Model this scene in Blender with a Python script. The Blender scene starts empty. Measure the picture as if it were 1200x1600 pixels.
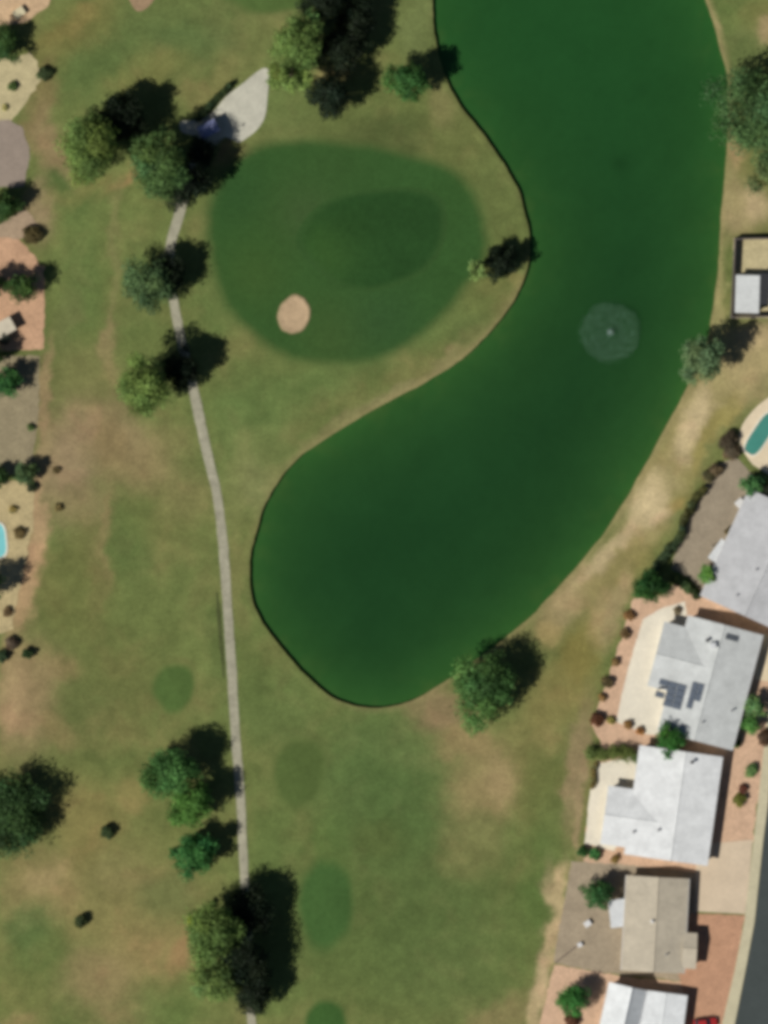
import bpy, bmesh, math, random
import numpy as np

# ------------------------------------------------------------------ camera, sky, sun, exposure
S = 0.12                      # metres per photograph pixel (1200 x 1600)
CAM_H = 1500.0
SUN_EL = math.radians(45)
SUN_DIR = np.array([-0.84, -0.54, 0.0]); SUN_DIR /= np.linalg.norm(SUN_DIR)

scene = bpy.context.scene
col = scene.collection
cam_data = bpy.data.cameras.new('aerial_camera')
cam_data.sensor_fit = 'AUTO'
cam_data.angle = 2*math.atan(800*S/CAM_H)
cam_data.clip_start = 10.0
cam_data.clip_end = 5000.0
cam = bpy.data.objects.new('aerial_camera', cam_data)
cam.location = (0, 0, CAM_H)
col.objects.link(cam)
scene.camera = cam

world = bpy.data.worlds.new('World'); scene.world = world
world.use_nodes = True
wn = world.node_tree
sky = wn.nodes.new('ShaderNodeTexSky'); sky.sky_type = 'NISHITA'; sky.sun_disc = False
sky.sun_elevation = SUN_EL
sky.air_density = 0.7; sky.dust_density = 0.4; sky.altitude = 500
sky.sun_rotation = math.atan2(SUN_DIR[0], SUN_DIR[1])
wn.nodes['Background'].inputs['Strength'].default_value = 0.05
wn.links.new(sky.outputs[0], wn.nodes['Background'].inputs[0])

sun_data = bpy.data.lights.new('sun', 'SUN')
sun_data.energy = 5.0; sun_data.angle = math.radians(0.5); sun_data.color = (1.0, 0.97, 0.925)
sun = bpy.data.objects.new('sun', sun_data)
from mathutils import Vector, Matrix
sv = Vector((SUN_DIR[0]*math.cos(SUN_EL), SUN_DIR[1]*math.cos(SUN_EL), math.sin(SUN_EL)))
sun.rotation_euler = sv.to_track_quat('Z', 'Y').to_euler()
sun.location = (-200, -130, 300)
col.objects.link(sun)

scene.view_settings.view_transform = 'Standard'
scene.view_settings.look = 'None'
scene.view_settings.exposure = -0.33
scene.view_settings.gamma = 1.0
scene.view_settings.use_curve_mapping = False
scene.render.engine = 'CYCLES'
scene.cycles.pixel_filter_type = 'BLACKMAN_HARRIS'
scene.cycles.filter_width = 4.6            # soft aerial optics

random.seed(5)
RNG = np.random.default_rng(11)
K = 0.85                      # light a level matt surface sends back, per unit of albedo

# ------------------------------------------------------------------ helpers
def lin(c):
    c = np.asarray(c, float)/255.0
    return np.where(c <= 0.04045, c/12.92, ((c+0.055)/1.055)**2.4)
def alb(c, f=1.0):
    """albedo of a level surface that photographs as sRGB c in full sun"""
    return np.clip(lin(c)/K*f, 0.004, 0.85)
def P(px, py):
    return ((px-600)*S, (800-py)*S)
def PP(pts):
    return [P(*p) for p in pts]

def mesh_obj(name, verts, faces, mat=None, parent=None, loc=None, smooth=False):
    me = bpy.data.meshes.new(name)
    me.from_pydata([tuple(map(float, v)) for v in verts], [], faces)
    me.update()
    if smooth:
        me.polygons.foreach_set('use_smooth', [True]*len(me.polygons))
    if mat: me.materials.append(mat)
    o = bpy.data.objects.new(name, me); col.objects.link(o)
    if parent: o.parent = parent
    if loc: o.location = loc
    return o
def bm_obj(name, bm, mat=None, parent=None, smooth=False):
    bmesh.ops.recalc_face_normals(bm, faces=bm.faces)
    me = bpy.data.meshes.new(name); bm.to_mesh(me); bm.free()
    if smooth: me.polygons.foreach_set('use_smooth', [True]*len(me.polygons))
    if mat: me.materials.append(mat)
    o = bpy.data.objects.new(name, me); col.objects.link(o)
    if parent: o.parent = parent
    return o
def empty(name, x, y, z=0, rz=0):
    e = bpy.data.objects.new(name, None); e.location = (x, y, z); e.rotation_euler = (0, 0, rz)
    e.empty_display_size = 0.3
    col.objects.link(e); return e
def tag(o, label, cat, group=None):
    o['label'] = label; o['category'] = cat
    if group: o['group'] = group
    return o
def struct(o, label=None):
    o['kind'] = 'structure'
    if label: o['label'] = label
    return o

def rbox(bm, c, size, rz=0.0, bevel=0.0):
    r = bmesh.ops.create_cube(bm, size=1.0)
    vs = r['verts']
    M = Matrix.Translation(Vector(c)) @ Matrix.Rotation(rz, 4, 'Z') @ Matrix.Diagonal((size[0], size[1], size[2], 1))
    bmesh.ops.transform(bm, matrix=M, verts=vs)
    if bevel:
        es = list({e for v in vs for e in v.link_edges})
        bmesh.ops.bevel(bm, geom=es, offset=bevel, segments=2, affect='EDGES', profile=0.5)
def cyl(bm, c, r1, r2, h, seg=12, M=None):
    m = Matrix.Translation(Vector(c) + Vector((0, 0, h/2)))
    if M is not None: m = M
    bmesh.ops.create_cone(bm, cap_ends=True, segments=seg, radius1=r1, radius2=r2, depth=h, matrix=m)
def tube(bm, a, b, r1, r2, seg=8):
    a, b = Vector(a), Vector(b); d = b-a
    M = Matrix.Translation((a+b)/2) @ d.to_track_quat('Z', 'Y').to_matrix().to_4x4()
    bmesh.ops.create_cone(bm, cap_ends=True, segments=seg, radius1=r1, radius2=r2, depth=d.length, matrix=M)

def catmull(pts, n=6, closed=True):
    pts = np.array(pts, float); N = len(pts); out = []
    rng = range(N) if closed else range(N-1)
    for i in rng:
        if closed:
            p0, p1, p2, p3 = pts[i-1], pts[i], pts[(i+1) % N], pts[(i+2) % N]
        else:
            p0, p1, p2, p3 = pts[max(i-1, 0)], pts[i], pts[i+1], pts[min(i+2, N-1)]
        for k in range(n):
            t = k/n
            out.append(0.5*((2*p1)+(-p0+p2)*t+(2*p0-5*p1+4*p2-p3)*t*t+(-p0+3*p1-3*p2+p3)*t**3))
    if not closed: out.append(pts[-1])
    return np.array(out)

def seg_dist(X, Y, poly):
    """distance of points to a closed polyline, and inside test"""
    d2 = np.full(X.shape, 1e18); ins = np.zeros(X.shape, bool)
    n = len(poly)
    for i in range(n):
        ax, ay = poly[i]; bx, by = poly[(i+1) % n]
        dx, dy = bx-ax, by-ay; L = dx*dx+dy*dy+1e-12
        t = np.clip(((X-ax)*dx+(Y-ay)*dy)/L, 0, 1)
        d2 = np.minimum(d2, (X-ax-t*dx)**2+(Y-ay-t*dy)**2)
        c = ((ay > Y) != (by > Y))
        with np.errstate(divide='ignore', invalid='ignore'):
            xi = (bx-ax)*(Y-ay)/(by-ay+1e-15)+ax
        ins ^= c & (X < xi)
    return np.sqrt(d2), ins

_ng = np.random.default_rng(3).random((256, 256))
def vnoise(x, y, f, off=0.0):
    x = x*f+off*17.3+500; y = y*f+off*7.7+500
    xi = np.floor(x).astype(int); yi = np.floor(y).astype(int)
    u = x-xi; v = y-yi; u = u*u*(3-2*u); v = v*v*(3-2*v)
    a = _ng[xi % 256, yi % 256]; b = _ng[(xi+1) % 256, yi % 256]
    c = _ng[xi % 256, (yi+1) % 256]; d = _ng[(xi+1) % 256, (yi+1) % 256]
    return (a*(1-u)+b*u)*(1-v)+(c*(1-u)+d*u)*v
def fbm(x, y, f, o=4, off=0.0):
    s = 0; a = 0.5; t = 0
    for k in range(o):
        xr = x*math.cos(0.6*k+.3)-y*math.sin(0.6*k+.3); yr = x*math.sin(0.6*k+.3)+y*math.cos(0.6*k+.3)
        s = s+a*vnoise(xr, yr, f*2**k, off+k); t += a; a *= 0.55
    return s/t

# ------------------------------------------------------------------ materials
_mats = {}
def mat(name, c, rough=0.85, grain=0.18, gscale=1.5, fine=0.12, fscale=12.0, bump=0.0, attr=None, spec=0.2, metal=0.0):
    key = (name, tuple(np.round(c, 4)) if c is not None else None)
    if key in _mats: return _mats[key]
    m = bpy.data.materials.new(name); m.use_nodes = True
    nt = m.node_tree; n = nt.nodes; l = nt.links
    b = n['Principled BSDF']
    b.inputs['Roughness'].default_value = rough
    b.inputs['Specular IOR Level'].default_value = spec
    b.inputs['Metallic'].default_value = metal
    geo = n.new('ShaderNodeNewGeometry')
    def noise(scale, det):
        t = n.new('ShaderNodeTexNoise'); t.inputs['Scale'].default_value = scale
        t.inputs['Detail'].default_value = det; t.inputs['Roughness'].default_value = 0.65
        l.new(geo.outputs['Position'], t.inputs['Vector']); return t
    if attr:
        a = n.new('ShaderNodeAttribute'); a.attribute_name = attr; base = a.outputs['Color']
    else:
        r = n.new('ShaderNodeRGB'); r.outputs[0].default_value = (*map(float, c), 1); base = r.outputs[0]
    n1 = noise(gscale/4, 5); n2 = noise(fscale/6, 5)
    def ramp(src, amt):
        mr = n.new('ShaderNodeMapRange'); mr.inputs[1].default_value = 0.25; mr.inputs[2].default_value = 0.75
        mr.inputs[3].default_value = 1-amt; mr.inputs[4].default_value = 1+amt
        l.new(src.outputs[0], mr.inputs[0]); return mr.outputs[0]
    mu = n.new('ShaderNodeMath'); mu.operation = 'MULTIPLY'
    l.new(ramp(n1, grain), mu.inputs[0]); l.new(ramp(n2, fine), mu.inputs[1])
    vm = n.new('ShaderNodeVectorMath'); vm.operation = 'SCALE'
    l.new(base, vm.inputs[0]); l.new(mu.outputs[0], vm.inputs['Scale'])
    l.new(vm.outputs[0], b.inputs['Base Color'])
    if bump:
        bp = n.new('ShaderNodeBump'); bp.inputs['Strength'].default_value = bump; bp.inputs['Distance'].default_value = 0.1
        l.new(n2.outputs[0], bp.inputs['Height']); l.new(bp.outputs[0], b.inputs['Normal'])
    _mats[key] = m
    return m
def leaf_mat():
    if 'leaf' in _mats: return _mats['leaf']
    m = bpy.data.materials.new('leaf'); m.use_nodes = True
    nt = m.node_tree; n = nt.nodes; l = nt.links
    b = n['Principled BSDF']; b.inputs['Roughness'].default_value = 0.6; b.inputs['Specular IOR Level'].default_value = 0.15
    a = n.new('ShaderNodeAttribute'); a.attribute_name = 'tint'
    l.new(a.outputs['Color'], b.inputs['Base Color'])
    tr = n.new('ShaderNodeBsdfTranslucent'); l.new(a.outputs['Color'], tr.inputs['Color'])
    mx = n.new('ShaderNodeMixShader'); mx.inputs[0].default_value = 0.12
    l.new(b.outputs[0], mx.inputs[1]); l.new(tr.outputs[0], mx.inputs[2])
    l.new(mx.outputs[0], n['Material Output'].inputs['Surface'])
    _mats['leaf'] = m; return m
def glass_mat():
    if 'glass' in _mats: return _mats['glass']
    m = mat('window_glass', (0.03, 0.04, 0.05), rough=0.08, grain=0.02, fine=0.02, spec=0.6)
    _mats['glass'] = m; return m

BARK = mat('bark', (0.11, 0.085, 0.06), grain=0.3, fine=0.3)
STUCCO = mat('stucco_cream', (0.52, 0.46, 0.36))
STUCCO_W = mat('stucco_white', (0.62, 0.6, 0.56))
TRIM = mat('trim_white', (0.7, 0.69, 0.66), grain=0.05, fine=0.05)
METAL = mat('vent_metal', (0.3, 0.3, 0.3), rough=0.5, grain=0.1)
DARKMETAL = mat('dark_metal', (0.06, 0.06, 0.065), rough=0.5, grain=0.1)

def set_attr(me, name, cols):
    at = me.color_attributes.new(name, 'FLOAT_COLOR', 'POINT')
    c = np.ones((len(cols), 4), np.float32); c[:, :3] = cols
    at.data.foreach_set('color', c.ravel())

# ------------------------------------------------------------------ ground colours: turf, worn turf and bare soil, as they lie
# (px, py, rx, ry, rotation in degrees (screen, clockwise), sRGB, strength)
BLOBS = [
 # upper left rough and fairway
 (220, 60, 200, 60, -15, (92, 106, 60), .8), (100, 70, 90, 40, -40, (108, 106, 60), .8), (60, 160, 20, 60, 20, (120, 105, 70), .8),
 (110, 45, 60, 14, -35, (118, 110, 64), .8),
 (230, 110, 60, 30, -25, (116, 115, 66), .7), (330, 125, 60, 22, -30, (118, 115, 70), .8), (400, 60, 90, 30, -10, (108, 112, 66), .7),
 (150, 110, 70, 30, -35, (84, 102, 56), .7), (300, 60, 60, 25, 0, (84, 102, 58), .7), (450, 20, 60, 20, -10, (108, 112, 68), .5),
 (80, 230, 25, 60, -20, (138, 120, 86), .9), (60, 330, 20, 40, 10, (140, 122, 92), .9), (100, 300, 18, 40, -25, (66, 90, 46), .9),
 (130, 295, 50, 14, -20, (122, 118, 70), .8), (200, 280, 40, 9, -35, (140, 118, 78), .9), (125, 330, 50, 40, 0, (98, 112, 62), .5),
 (120, 450, 35, 90, 0, (90, 110, 60), .6), (100, 500, 22, 50, 0, (104, 108, 66), .7), (176, 400, 8, 110, 2, (122, 120, 76), .75), (174, 550, 12, 55, 0, (138, 122, 86), .8),
 (215, 450, 30, 80, 0, (92, 108, 60), .6), (240, 690, 60, 30, 0, (122, 118, 74), .7),
 (140, 590, 60, 45, 0, (118, 116, 72), .7), (150, 680, 80, 50, 10, (141, 122, 90), .85), (230, 745, 70, 45, 15, (137, 121, 84), .8), (100, 730, 36, 60, 0, (143, 124, 94), .85),
 (175, 690, 22, 40, 0, (126, 110, 74), .6), (120, 790, 45, 40, 0, (128, 116, 80), .8), (158, 840, 8, 60, 4, (140, 122, 84), .8), (128, 850, 28, 35, 0, (106, 104, 62), .6),
 (200, 850, 35, 60, 0, (86, 102, 56), .7), (250, 800, 60, 45, 0, (104, 110, 62), .5), (300, 770, 30, 40, 0, (118, 116, 72), .6), (310, 900, 50, 60, 0, (96, 108, 60), .6),
 (145, 900, 14, 50, 5, (124, 114, 74), .6), (110, 930, 50, 70, 10, (104, 106, 60), .6), (100, 1050, 26, 22, 0, (130, 114, 76), .7), (160, 1010, 60, 40, 0, (98, 102, 58), .5), (200, 1070, 60, 50, 0, (102, 103, 60), .5),
 (130, 1120, 45, 40, 0, (94, 100, 58), .5), (45, 1100, 45, 80, 12, (142, 122, 88), .9), (20, 1080, 25, 70, 10, (160, 136, 100), .6), (90, 1150, 22, 30, -20, (128, 116, 76), .7),
 (40, 880, 14, 120, 10, (160, 134, 100), .8), (62, 770, 12, 60, 5, (158, 136, 102), .7), (66, 620, 9, 80, 3, (150, 126, 94), .7),
 # right of the left path, up to the pond
 (390, 690, 60, 90, -10, (96, 114, 64), .6), (430, 620, 90, 40, -15, (90, 110, 60), .6), (330, 480, 30, 40, 0, (88, 108, 58), .6), (365, 760, 22, 70, 5, (118, 122, 74), .7), (400, 760, 30, 50, -20, (120, 122, 78), .6),
 (375, 920, 12, 90, -3, (116, 116, 70), .7), (430, 1100, 60, 60, 0, (88, 104, 58), .6), (400, 1040, 30, 60, -20, (86, 100, 54), .6), (340, 1010, 20, 60, 0, (84, 98, 54), .6),
 (560, 560, 160, 30, -22, (92, 110, 60), .7), (690, 570, 130, 8, -32, (128, 120, 80), .8), (600, 622, 110, 8, -28, (124, 120, 80), .8), (500, 680, 70, 10, -35, (118, 116, 74), .7), (760, 510, 60, 12, -50, (124, 116, 74), .7),
 (770, 470, 40, 30, -40, (100, 108, 60), .6), (740, 520, 40, 20, -40, (92, 106, 60), .5), (800, 440, 18, 14, 0, (118, 112, 68), .7),
 # above the green and along the upper pond
 (610, 215, 90, 30, -5, (76, 86, 48), .8), (720, 220, 50, 60, 30, (100, 106, 60), .7), (770, 300, 26, 60, 20, (94, 104, 58), .7), (650, 40, 30, 60, 5, (104, 114, 68), .8), (430, 190, 50, 40, 0, (100, 106, 62), .7),
 (690, 160, 16, 40, -25, (118, 114, 72), .8), (760, 420, 30, 30, 0, (100, 104, 58), .6), (440, 140, 60, 60, 0, (96, 112, 62), .6),
 (520, 116, 30, 20, 0, (130, 116, 76), .7), (380, 240, 18, 9, -45, (122, 104, 70), .8),
 (330, 290, 14, 30, 20, (100, 112, 62), .7), (360, 225, 30, 9, -50, (126, 106, 72), .7),
 # lower middle
 (600, 1220, 110, 110, 0, (80, 102, 56), .8), (640, 1330, 100, 110, 0, (76, 96, 52), .8), (560, 1450, 120, 110, 0, (84, 100, 54), .8), (700, 1450, 110, 100, 0, (82, 98, 54), .7), (420, 1330, 45, 70, 0, (86, 104, 56), .6),
 (720, 1540, 90, 60, 0, (92, 106, 60), .5), (640, 1170, 60, 25, 10, (94, 108, 62), .5), (600, 1300, 40, 30, 0, (84, 92, 50), .5), (520, 1330, 30, 60, 0, (76, 100, 50), .5), (430, 1560, 40, 40, 0, (98, 114, 62), .7),
 (690, 1108, 60, 30, 15, (134, 116, 84), .9), (740, 1165, 60, 26, 10, (140, 122, 84), .85), (765, 1235, 60, 45, 10, (142, 126, 86), .85), (790, 1215, 26, 34, 0, (152, 132, 94), .7), (740, 1300, 40, 40, 0, (120, 118, 74), .7), (720, 1345, 40, 30, 0, (112, 112, 68), .6),
 (830, 1160, 36, 60, 5, (116, 112, 68), .7), (870, 1090, 45, 60, 10, (124, 116, 70), .8), (910, 1020, 30, 60, 20, (122, 112, 62), .85), (850, 1240, 35, 60, 5, (100, 104, 58), .7), (870, 1300, 26, 60, 5, (96, 106, 60), .6), (905, 1180, 14, 70, 8, (140, 122, 90), .8),
 (840, 1400, 30, 90, 5, (84, 104, 54), .8), (790, 1480, 40, 60, 5, (92, 106, 58), .5), (790, 1585, 50, 25, -20, (128, 118, 78), .8), (845, 1540, 12, 60, 8, (146, 132, 98), .8), (862, 1420, 12, 60, -3, (150, 136, 100), .8),
 (876, 1385, 9, 40, 8, (176, 156, 116), .9), (860, 1440, 9, 45, 5, (172, 154, 114), .9), (860, 1505, 12, 20, 30, (170, 150, 110), .8), (842, 1545, 9, 50, 8, (176, 156, 118), .9), (832, 1600, 9, 40, 8, (170, 152, 112), .8), (912, 1260, 9, 80, 4, (150, 130, 98), .8),
 (60, 800, 10, 60, 6, (166, 140, 104), .8), (45, 920, 12, 70, 10, (166, 138, 102), .85), 
 (870, 1150, 12, 22, 0, (130, 122, 76), .8), (895, 1240, 12, 60, 3, (136, 122, 88), .7),
 # east bank of dry soil and sand
 (900, 930, 70, 26, -42, (150, 134, 96), .9), (985, 840, 110, 22, -50, (166, 149, 106), .9), (1040, 740, 120, 28, -55, (144, 133, 86), .9), (1090, 650, 90, 45, -55, (148, 135, 90), .9), (1000, 860, 30, 40, 40, (130, 122, 74), .85), (960, 900, 34, 60, 25, (128, 120, 74), .85),
 (940, 960, 14, 34, 10, (160, 142, 100), .7), (860, 985, 24, 20, -30, (156, 136, 90), .7), (965, 950, 15, 60, 15, (152, 136, 98), .8), (1090, 655, 22, 55, 22, (186, 168, 128), .95), (1036, 762, 18, 34, 40, (184, 166, 126), .95), (1008, 800, 34, 30, -30, (190, 172, 132), .9), (950, 860, 60, 12, -52, (178, 160, 122), .8),
 (1128, 660, 90, 9, -58, (140, 130, 76), .85), (1060, 745, 26, 30, 0, (128, 122, 76), .6), (1058, 790, 26, 8, -50, (140, 126, 74), .8), (1170, 560, 50, 60, 0, (162, 146, 104), .9), (1185, 520, 30, 20, 0, (172, 152, 112), .8), (1130, 480, 9, 90, 0, (150, 146, 96), .9),
 (1150, 330, 40, 40, 0, (158, 142, 102), .9), (1180, 320, 30, 20, 30, (176, 156, 118), .8), (1148, 245, 16, 30, -25, (160, 130, 94), .9), (1145, 290, 14, 40, 0, (146, 134, 92), .7), (1175, 270, 20, 20, 0, (104, 108, 62), .7),
 (1150, 50, 40, 60, -20, (92, 112, 60), .8), (1190, 30, 40, 40, 0, (118, 116, 68), .8), (1196, 55, 16, 25, 0, (156, 136, 100), .8), (1118, 60, 5, 90, -14, (150, 142, 98), .9), (1160, 90, 30, 30, 0, (96, 104, 62), .6),
 # lower left dry turf
 (60, 1390, 70, 60, -30, (138, 124, 82), .85), (130, 1290, 50, 70, -20, (128, 118, 72), .8), (200, 1420, 110, 60, -20, (130, 121, 76), .8), (250, 1500, 80, 50, 10, (138, 122, 80), .8), (280, 1500, 14, 40, 15, (148, 118, 82), .7), (200, 1360, 50, 30, 0, (134, 122, 82), .5), (150, 1530, 60, 40, 0, (138, 122, 84), .8),
 (200, 1240, 30, 30, 0, (134, 122, 76), .7), (220, 1330, 60, 50, 0, (118, 116, 70), .6), (60, 1480, 50, 55, -15, (92, 106, 58), .85), (40, 1440, 35, 30, -30, (84, 104, 58), .7), (20, 1560, 50, 50, 0, (104, 110, 62), .8), (200, 1575, 45, 30, 0, (132, 120, 80), .7), (270, 1570, 60, 45, 0, (94, 112, 60), .7), (260, 1400, 40, 35, 0, (96, 104, 62), .7),
 (20, 1590, 30, 14, -10, (140, 128, 84), .7), (290, 1290, 20, 30, 0, (102, 106, 60), .5), (70, 1370, 26, 18, -35, (156, 138, 96), .7),
]
def ground_color(X, Y):
    """linear albedo of the turf and soil at world x, y"""
    px = X/S+600; py = 800-Y/S
    wx = px+(fbm(X, Y, 0.12, 4, 2)-0.5)*46; wy = py+(fbm(X, Y, 0.12, 4, 9)-0.5)*46
    wx = wx+(fbm(X, Y, 0.7, 3, 5)-0.5)*14; wy = wy+(fbm(X, Y, 0.7, 3, 6)-0.5)*14
    out = np.empty(X.shape+(3,)); out[:] = lin((99, 109, 61))
    n = fbm(X, Y, 0.05, 5, 1)[..., None]
    out = out*(0.8+0.4*n)
    dry = np.clip((fbm(X, Y, 0.09, 5, 4)-0.52)*5, 0, 1)[..., None]*0.5
    out = out*(1-dry)+lin((122, 117, 72))*dry
    for cx, cy, rx, ry, rot, c, s in BLOBS:
        m = (np.abs(px-cx) < 2.2*max(rx, ry)+60) & (np.abs(py-cy) < 2.2*max(rx, ry)+60)
        if not m.any(): continue
        a = math.radians(rot); dx = wx[m]-cx; dy = wy[m]-cy
        u = (dx*math.cos(a)+dy*math.sin(a))/rx; v = (-dx*math.sin(a)+dy*math.cos(a))/ry
        w = s/(1+np.exp((np.sqrt(u*u+v*v)-1.0)*5.0))
        out[m] = out[m]*(1-w[:, None])+lin(c)*w[:, None]
    mott = fbm(X, Y, 0.45, 4, 13)[..., None]
    out = out*(0.79+0.42*mott)
    dry2 = np.clip((fbm(X, Y, 0.25, 4, 21)-0.55)*5, 0, 1)[..., None]*0.4
    out = out*(1-dry2)+out*np.array([1.28, 1.08, 1.2])*dry2
    return np.clip(out/K, 0.004, 0.8)

# ------------------------------------------------------------------ pond outline
POND_PX = [(678,-40),(675,5),(680,60),(695,120),(722,168),(758,215),(790,262),(812,305),(824,350),(828,390),(822,425),(806,462),(778,505),(740,545),(700,576),(650,605),(590,637),(530,672),(480,705),(445,738),(420,778),(402,825),(392,870),(390,910),(398,950),(418,985),(450,1025),(490,1068),(525,1092),(565,1104),(610,1104),(655,1090),(700,1062),(745,1030),(790,998),(830,962),(880,910),(930,850),(975,785),(1015,715),(1050,650),(1080,590),(1105,530),(1118,460),(1124,380),(1130,300),(1137,225),(1137,130),(1125,70),(1108,15),(1085,-40),(1040,-100),(960,-140),(850,-150),(740,-115)]
POND = catmull(PP(POND_PX), 6)
WATER_Z = -0.75

# ------------------------------------------------------------------ ground sheet
def axis(lo, hi, step, far):
    core = np.arange(lo, hi+1e-6, step)
    outs = np.array([12, 40, 120, 300, far])
    return np.concatenate([lo-outs[::-1], core, hi+outs])
gx = axis(-76, 76, 0.36, 900); gy = axis(-100, 118, 0.36, 900)
GX, GY = np.meshgrid(gx, gy)
Z = np.zeros_like(GX)
bb = (GX > POND[:, 0].min()-3) & (GX < POND[:, 0].max()+3) & (GY > POND[:, 1].min()-3) & (GY < POND[:, 1].max()+3)
d, ins = seg_dist(GX[bb], GY[bb], POND)
sd = np.where(ins, -d, d)
zz = np.where(sd < 0.55, -1.9, 0.0)
Z[bb] = zz
Z += np.where((Z > -0.1), -0.01+0.02*(fbm(GX, GY, 0.3, 2, 3)-0.5), 0)
nx, ny = len(gx), len(gy)
verts = np.stack([GX.ravel(), GY.ravel(), Z.ravel()], 1).astype(np.float32)
idx = np.arange(nx*ny).reshape(ny, nx)
quads = np.stack([idx[:-1, :-1].ravel(), idx[:-1, 1:].ravel(), idx[1:, 1:].ravel(), idx[1:, :-1].ravel()], 1)
def fast_mesh(name, verts, quads):
    me = bpy.data.meshes.new(name)
    k = quads.shape[1]
    me.vertices.add(len(verts)); me.vertices.foreach_set('co', np.asarray(verts, np.float32).ravel())
    me.loops.add(quads.size); me.loops.foreach_set('vertex_index', quads.astype(np.int32).ravel())
    me.polygons.add(len(quads))
    me.polygons.foreach_set('loop_start', np.arange(0, quads.size, k, dtype=np.int32))
    me.update(calc_edges=True)
    return me
me = fast_mesh('ground', verts, quads)
set_attr(me, 'tint', ground_color(GX, GY).reshape(-1, 3))
GROUND_MAT = mat('turf_and_soil', None, rough=0.95, grain=0.13, gscale=2.2, fine=0.34, fscale=14, attr='tint', spec=0.05)
me.materials.append(GROUND_MAT)
o = bpy.data.objects.new('ground', me); col.objects.link(o)
struct(o, 'patchy green and straw coloured golf course turf')

# bank: sloping earth edge and low wall round the pond
def offset_loop(poly, dist):
    n = len(poly); t = np.roll(poly, -1, 0)-np.roll(poly, 1, 0)
    t /= np.linalg.norm(t, axis=1)[:, None]
    nr = np.stack([t[:, 1], -t[:, 0]], 1)
    A = 0.5*np.sum(poly[:, 0]*np.roll(poly[:, 1], -1)-np.roll(poly[:, 0], -1)*poly[:, 1])
    return poly+nr*dist*(1 if A > 0 else -1)
L0 = offset_loop(POND, 1.5); L1 = offset_loop(POND, 0.8); L2 = offset_loop(POND, 0.0); _w = (fbm(L2[:, 0], L2[:, 1], .25, 3, 41)-.5)[:, None]*.9+RNG.normal(0, .05, (len(L2), 1)); L2 = L2+(L2-offset_loop(POND, .5))*2*_w*.6; L3 = offset_loop(L2, -0.05)
n = len(POND); vs = []
for L, z in ((L0, 0.004), (L1, 0.03), (L2, -0.02), (L3, -1.9)):
    vs += [(x, y, z) for x, y in L]
vs = np.array(vs)
fs = [(k*n+i, k*n+(i+1) % n, (k+1)*n+(i+1) % n, (k+1)*n+i) for k in range(3) for i in range(n)]
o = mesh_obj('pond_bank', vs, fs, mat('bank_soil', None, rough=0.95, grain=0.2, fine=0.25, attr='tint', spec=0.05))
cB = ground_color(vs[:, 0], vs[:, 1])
BANK_PALE = np.interp(np.arange(len(POND))/6, [0,3,8,10,11,13,17,19,21,24,27,28,31,34,36,40,43,46,48,50,56], [.1,.0,.0,.2,.5,.7,.7,.4,.15,.0,.0,.3,.5,.6,.6,.8,.7,.5,.9,.9,.3])  # share of the paler earth tone along each stretch of shore
mixv = (np.repeat([0.0, 0.35, 1.0, 0.6], n)*(np.tile(BANK_PALE, 4)+.08*RNG.normal(0, 1, 4*n)).clip(0, 1))[:, None]
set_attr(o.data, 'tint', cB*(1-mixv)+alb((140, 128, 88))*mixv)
struct(o, 'bare earth bank round the pond')

# water
wx = np.arange(POND[:, 0].min()-1, POND[:, 0].max()+1.2, 0.6); wy = np.arange(POND[:, 1].min()-1, POND[:, 1].max()+1.2, 0.6)
WX, WY = np.meshgrid(wx, wy)
d, ins = seg_dist(WX, WY, POND); sd = np.where(ins, d, -d)
keep = sd > -1.3
idx = np.arange(WX.size).reshape(WX.shape)
q = np.stack([idx[:-1, :-1].ravel(), idx[:-1, 1:].ravel(), idx[1:, 1:].ravel(), idx[1:, :-1].ravel()], 1)
kq = keep.ravel()[q].all(1)
me = fast_mesh('pond_water', np.stack([WX.ravel(), WY.ravel(), np.full(WX.size, WATER_Z)], 1), q[kq])
dd = np.clip(sd, 0, None)+(fbm(WX, WY, 0.1, 4, 7)-0.5)*3.0
f = np.clip(1-np.exp(-np.clip(dd, 0, None)/7.0), 0, 1)[..., None]
shal = lin((46, 84, 38)); deep = lin((27, 60, 30))
c = shal*(1-f)+deep*f
top = np.clip((WY-30)/60, 0, 1)[..., None]
c = c*(1-0.5*top)+lin((34, 80, 36))*0.5*top
c = c*(0.88+0.24*fbm(WX, WY, 0.06, 5, 15)[..., None])
strk = fbm(WX*.35+WY*.28, WY*.9-WX*1.05, 0.16, 4, 31)[..., None]          # streaks for ripples, put into the water colour
c = c*(0.93+0.14*strk)
alg = np.clip((fbm(WX, WY, 0.35, 4, 33)-.5)*4, 0, 1)[..., None]*np.exp(-np.clip(sd, 0, None)/2.2)[..., None]
c = c*(1-.35*alg)+lin((70, 92, 44))*.35*alg
spot = np.exp(-(((WX-P(968, 255)[0])/1.6)**2+((WY-P(968, 255)[1])/1.6)**2))[..., None]
c = c*(1-0.2*spot)
set_attr(me, 'tint', (c/K).reshape(-1, 3))
m = mat('green_pond_water', None, rough=0.12, grain=0.05, gscale=0.6, fine=0.05, fscale=5, attr='tint', spec=0.15, bump=0.08)
me.materials.append(m)
o = bpy.data.objects.new('pond_water', me); col.objects.link(o); struct(o, 'murky dark green pond water')

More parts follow.
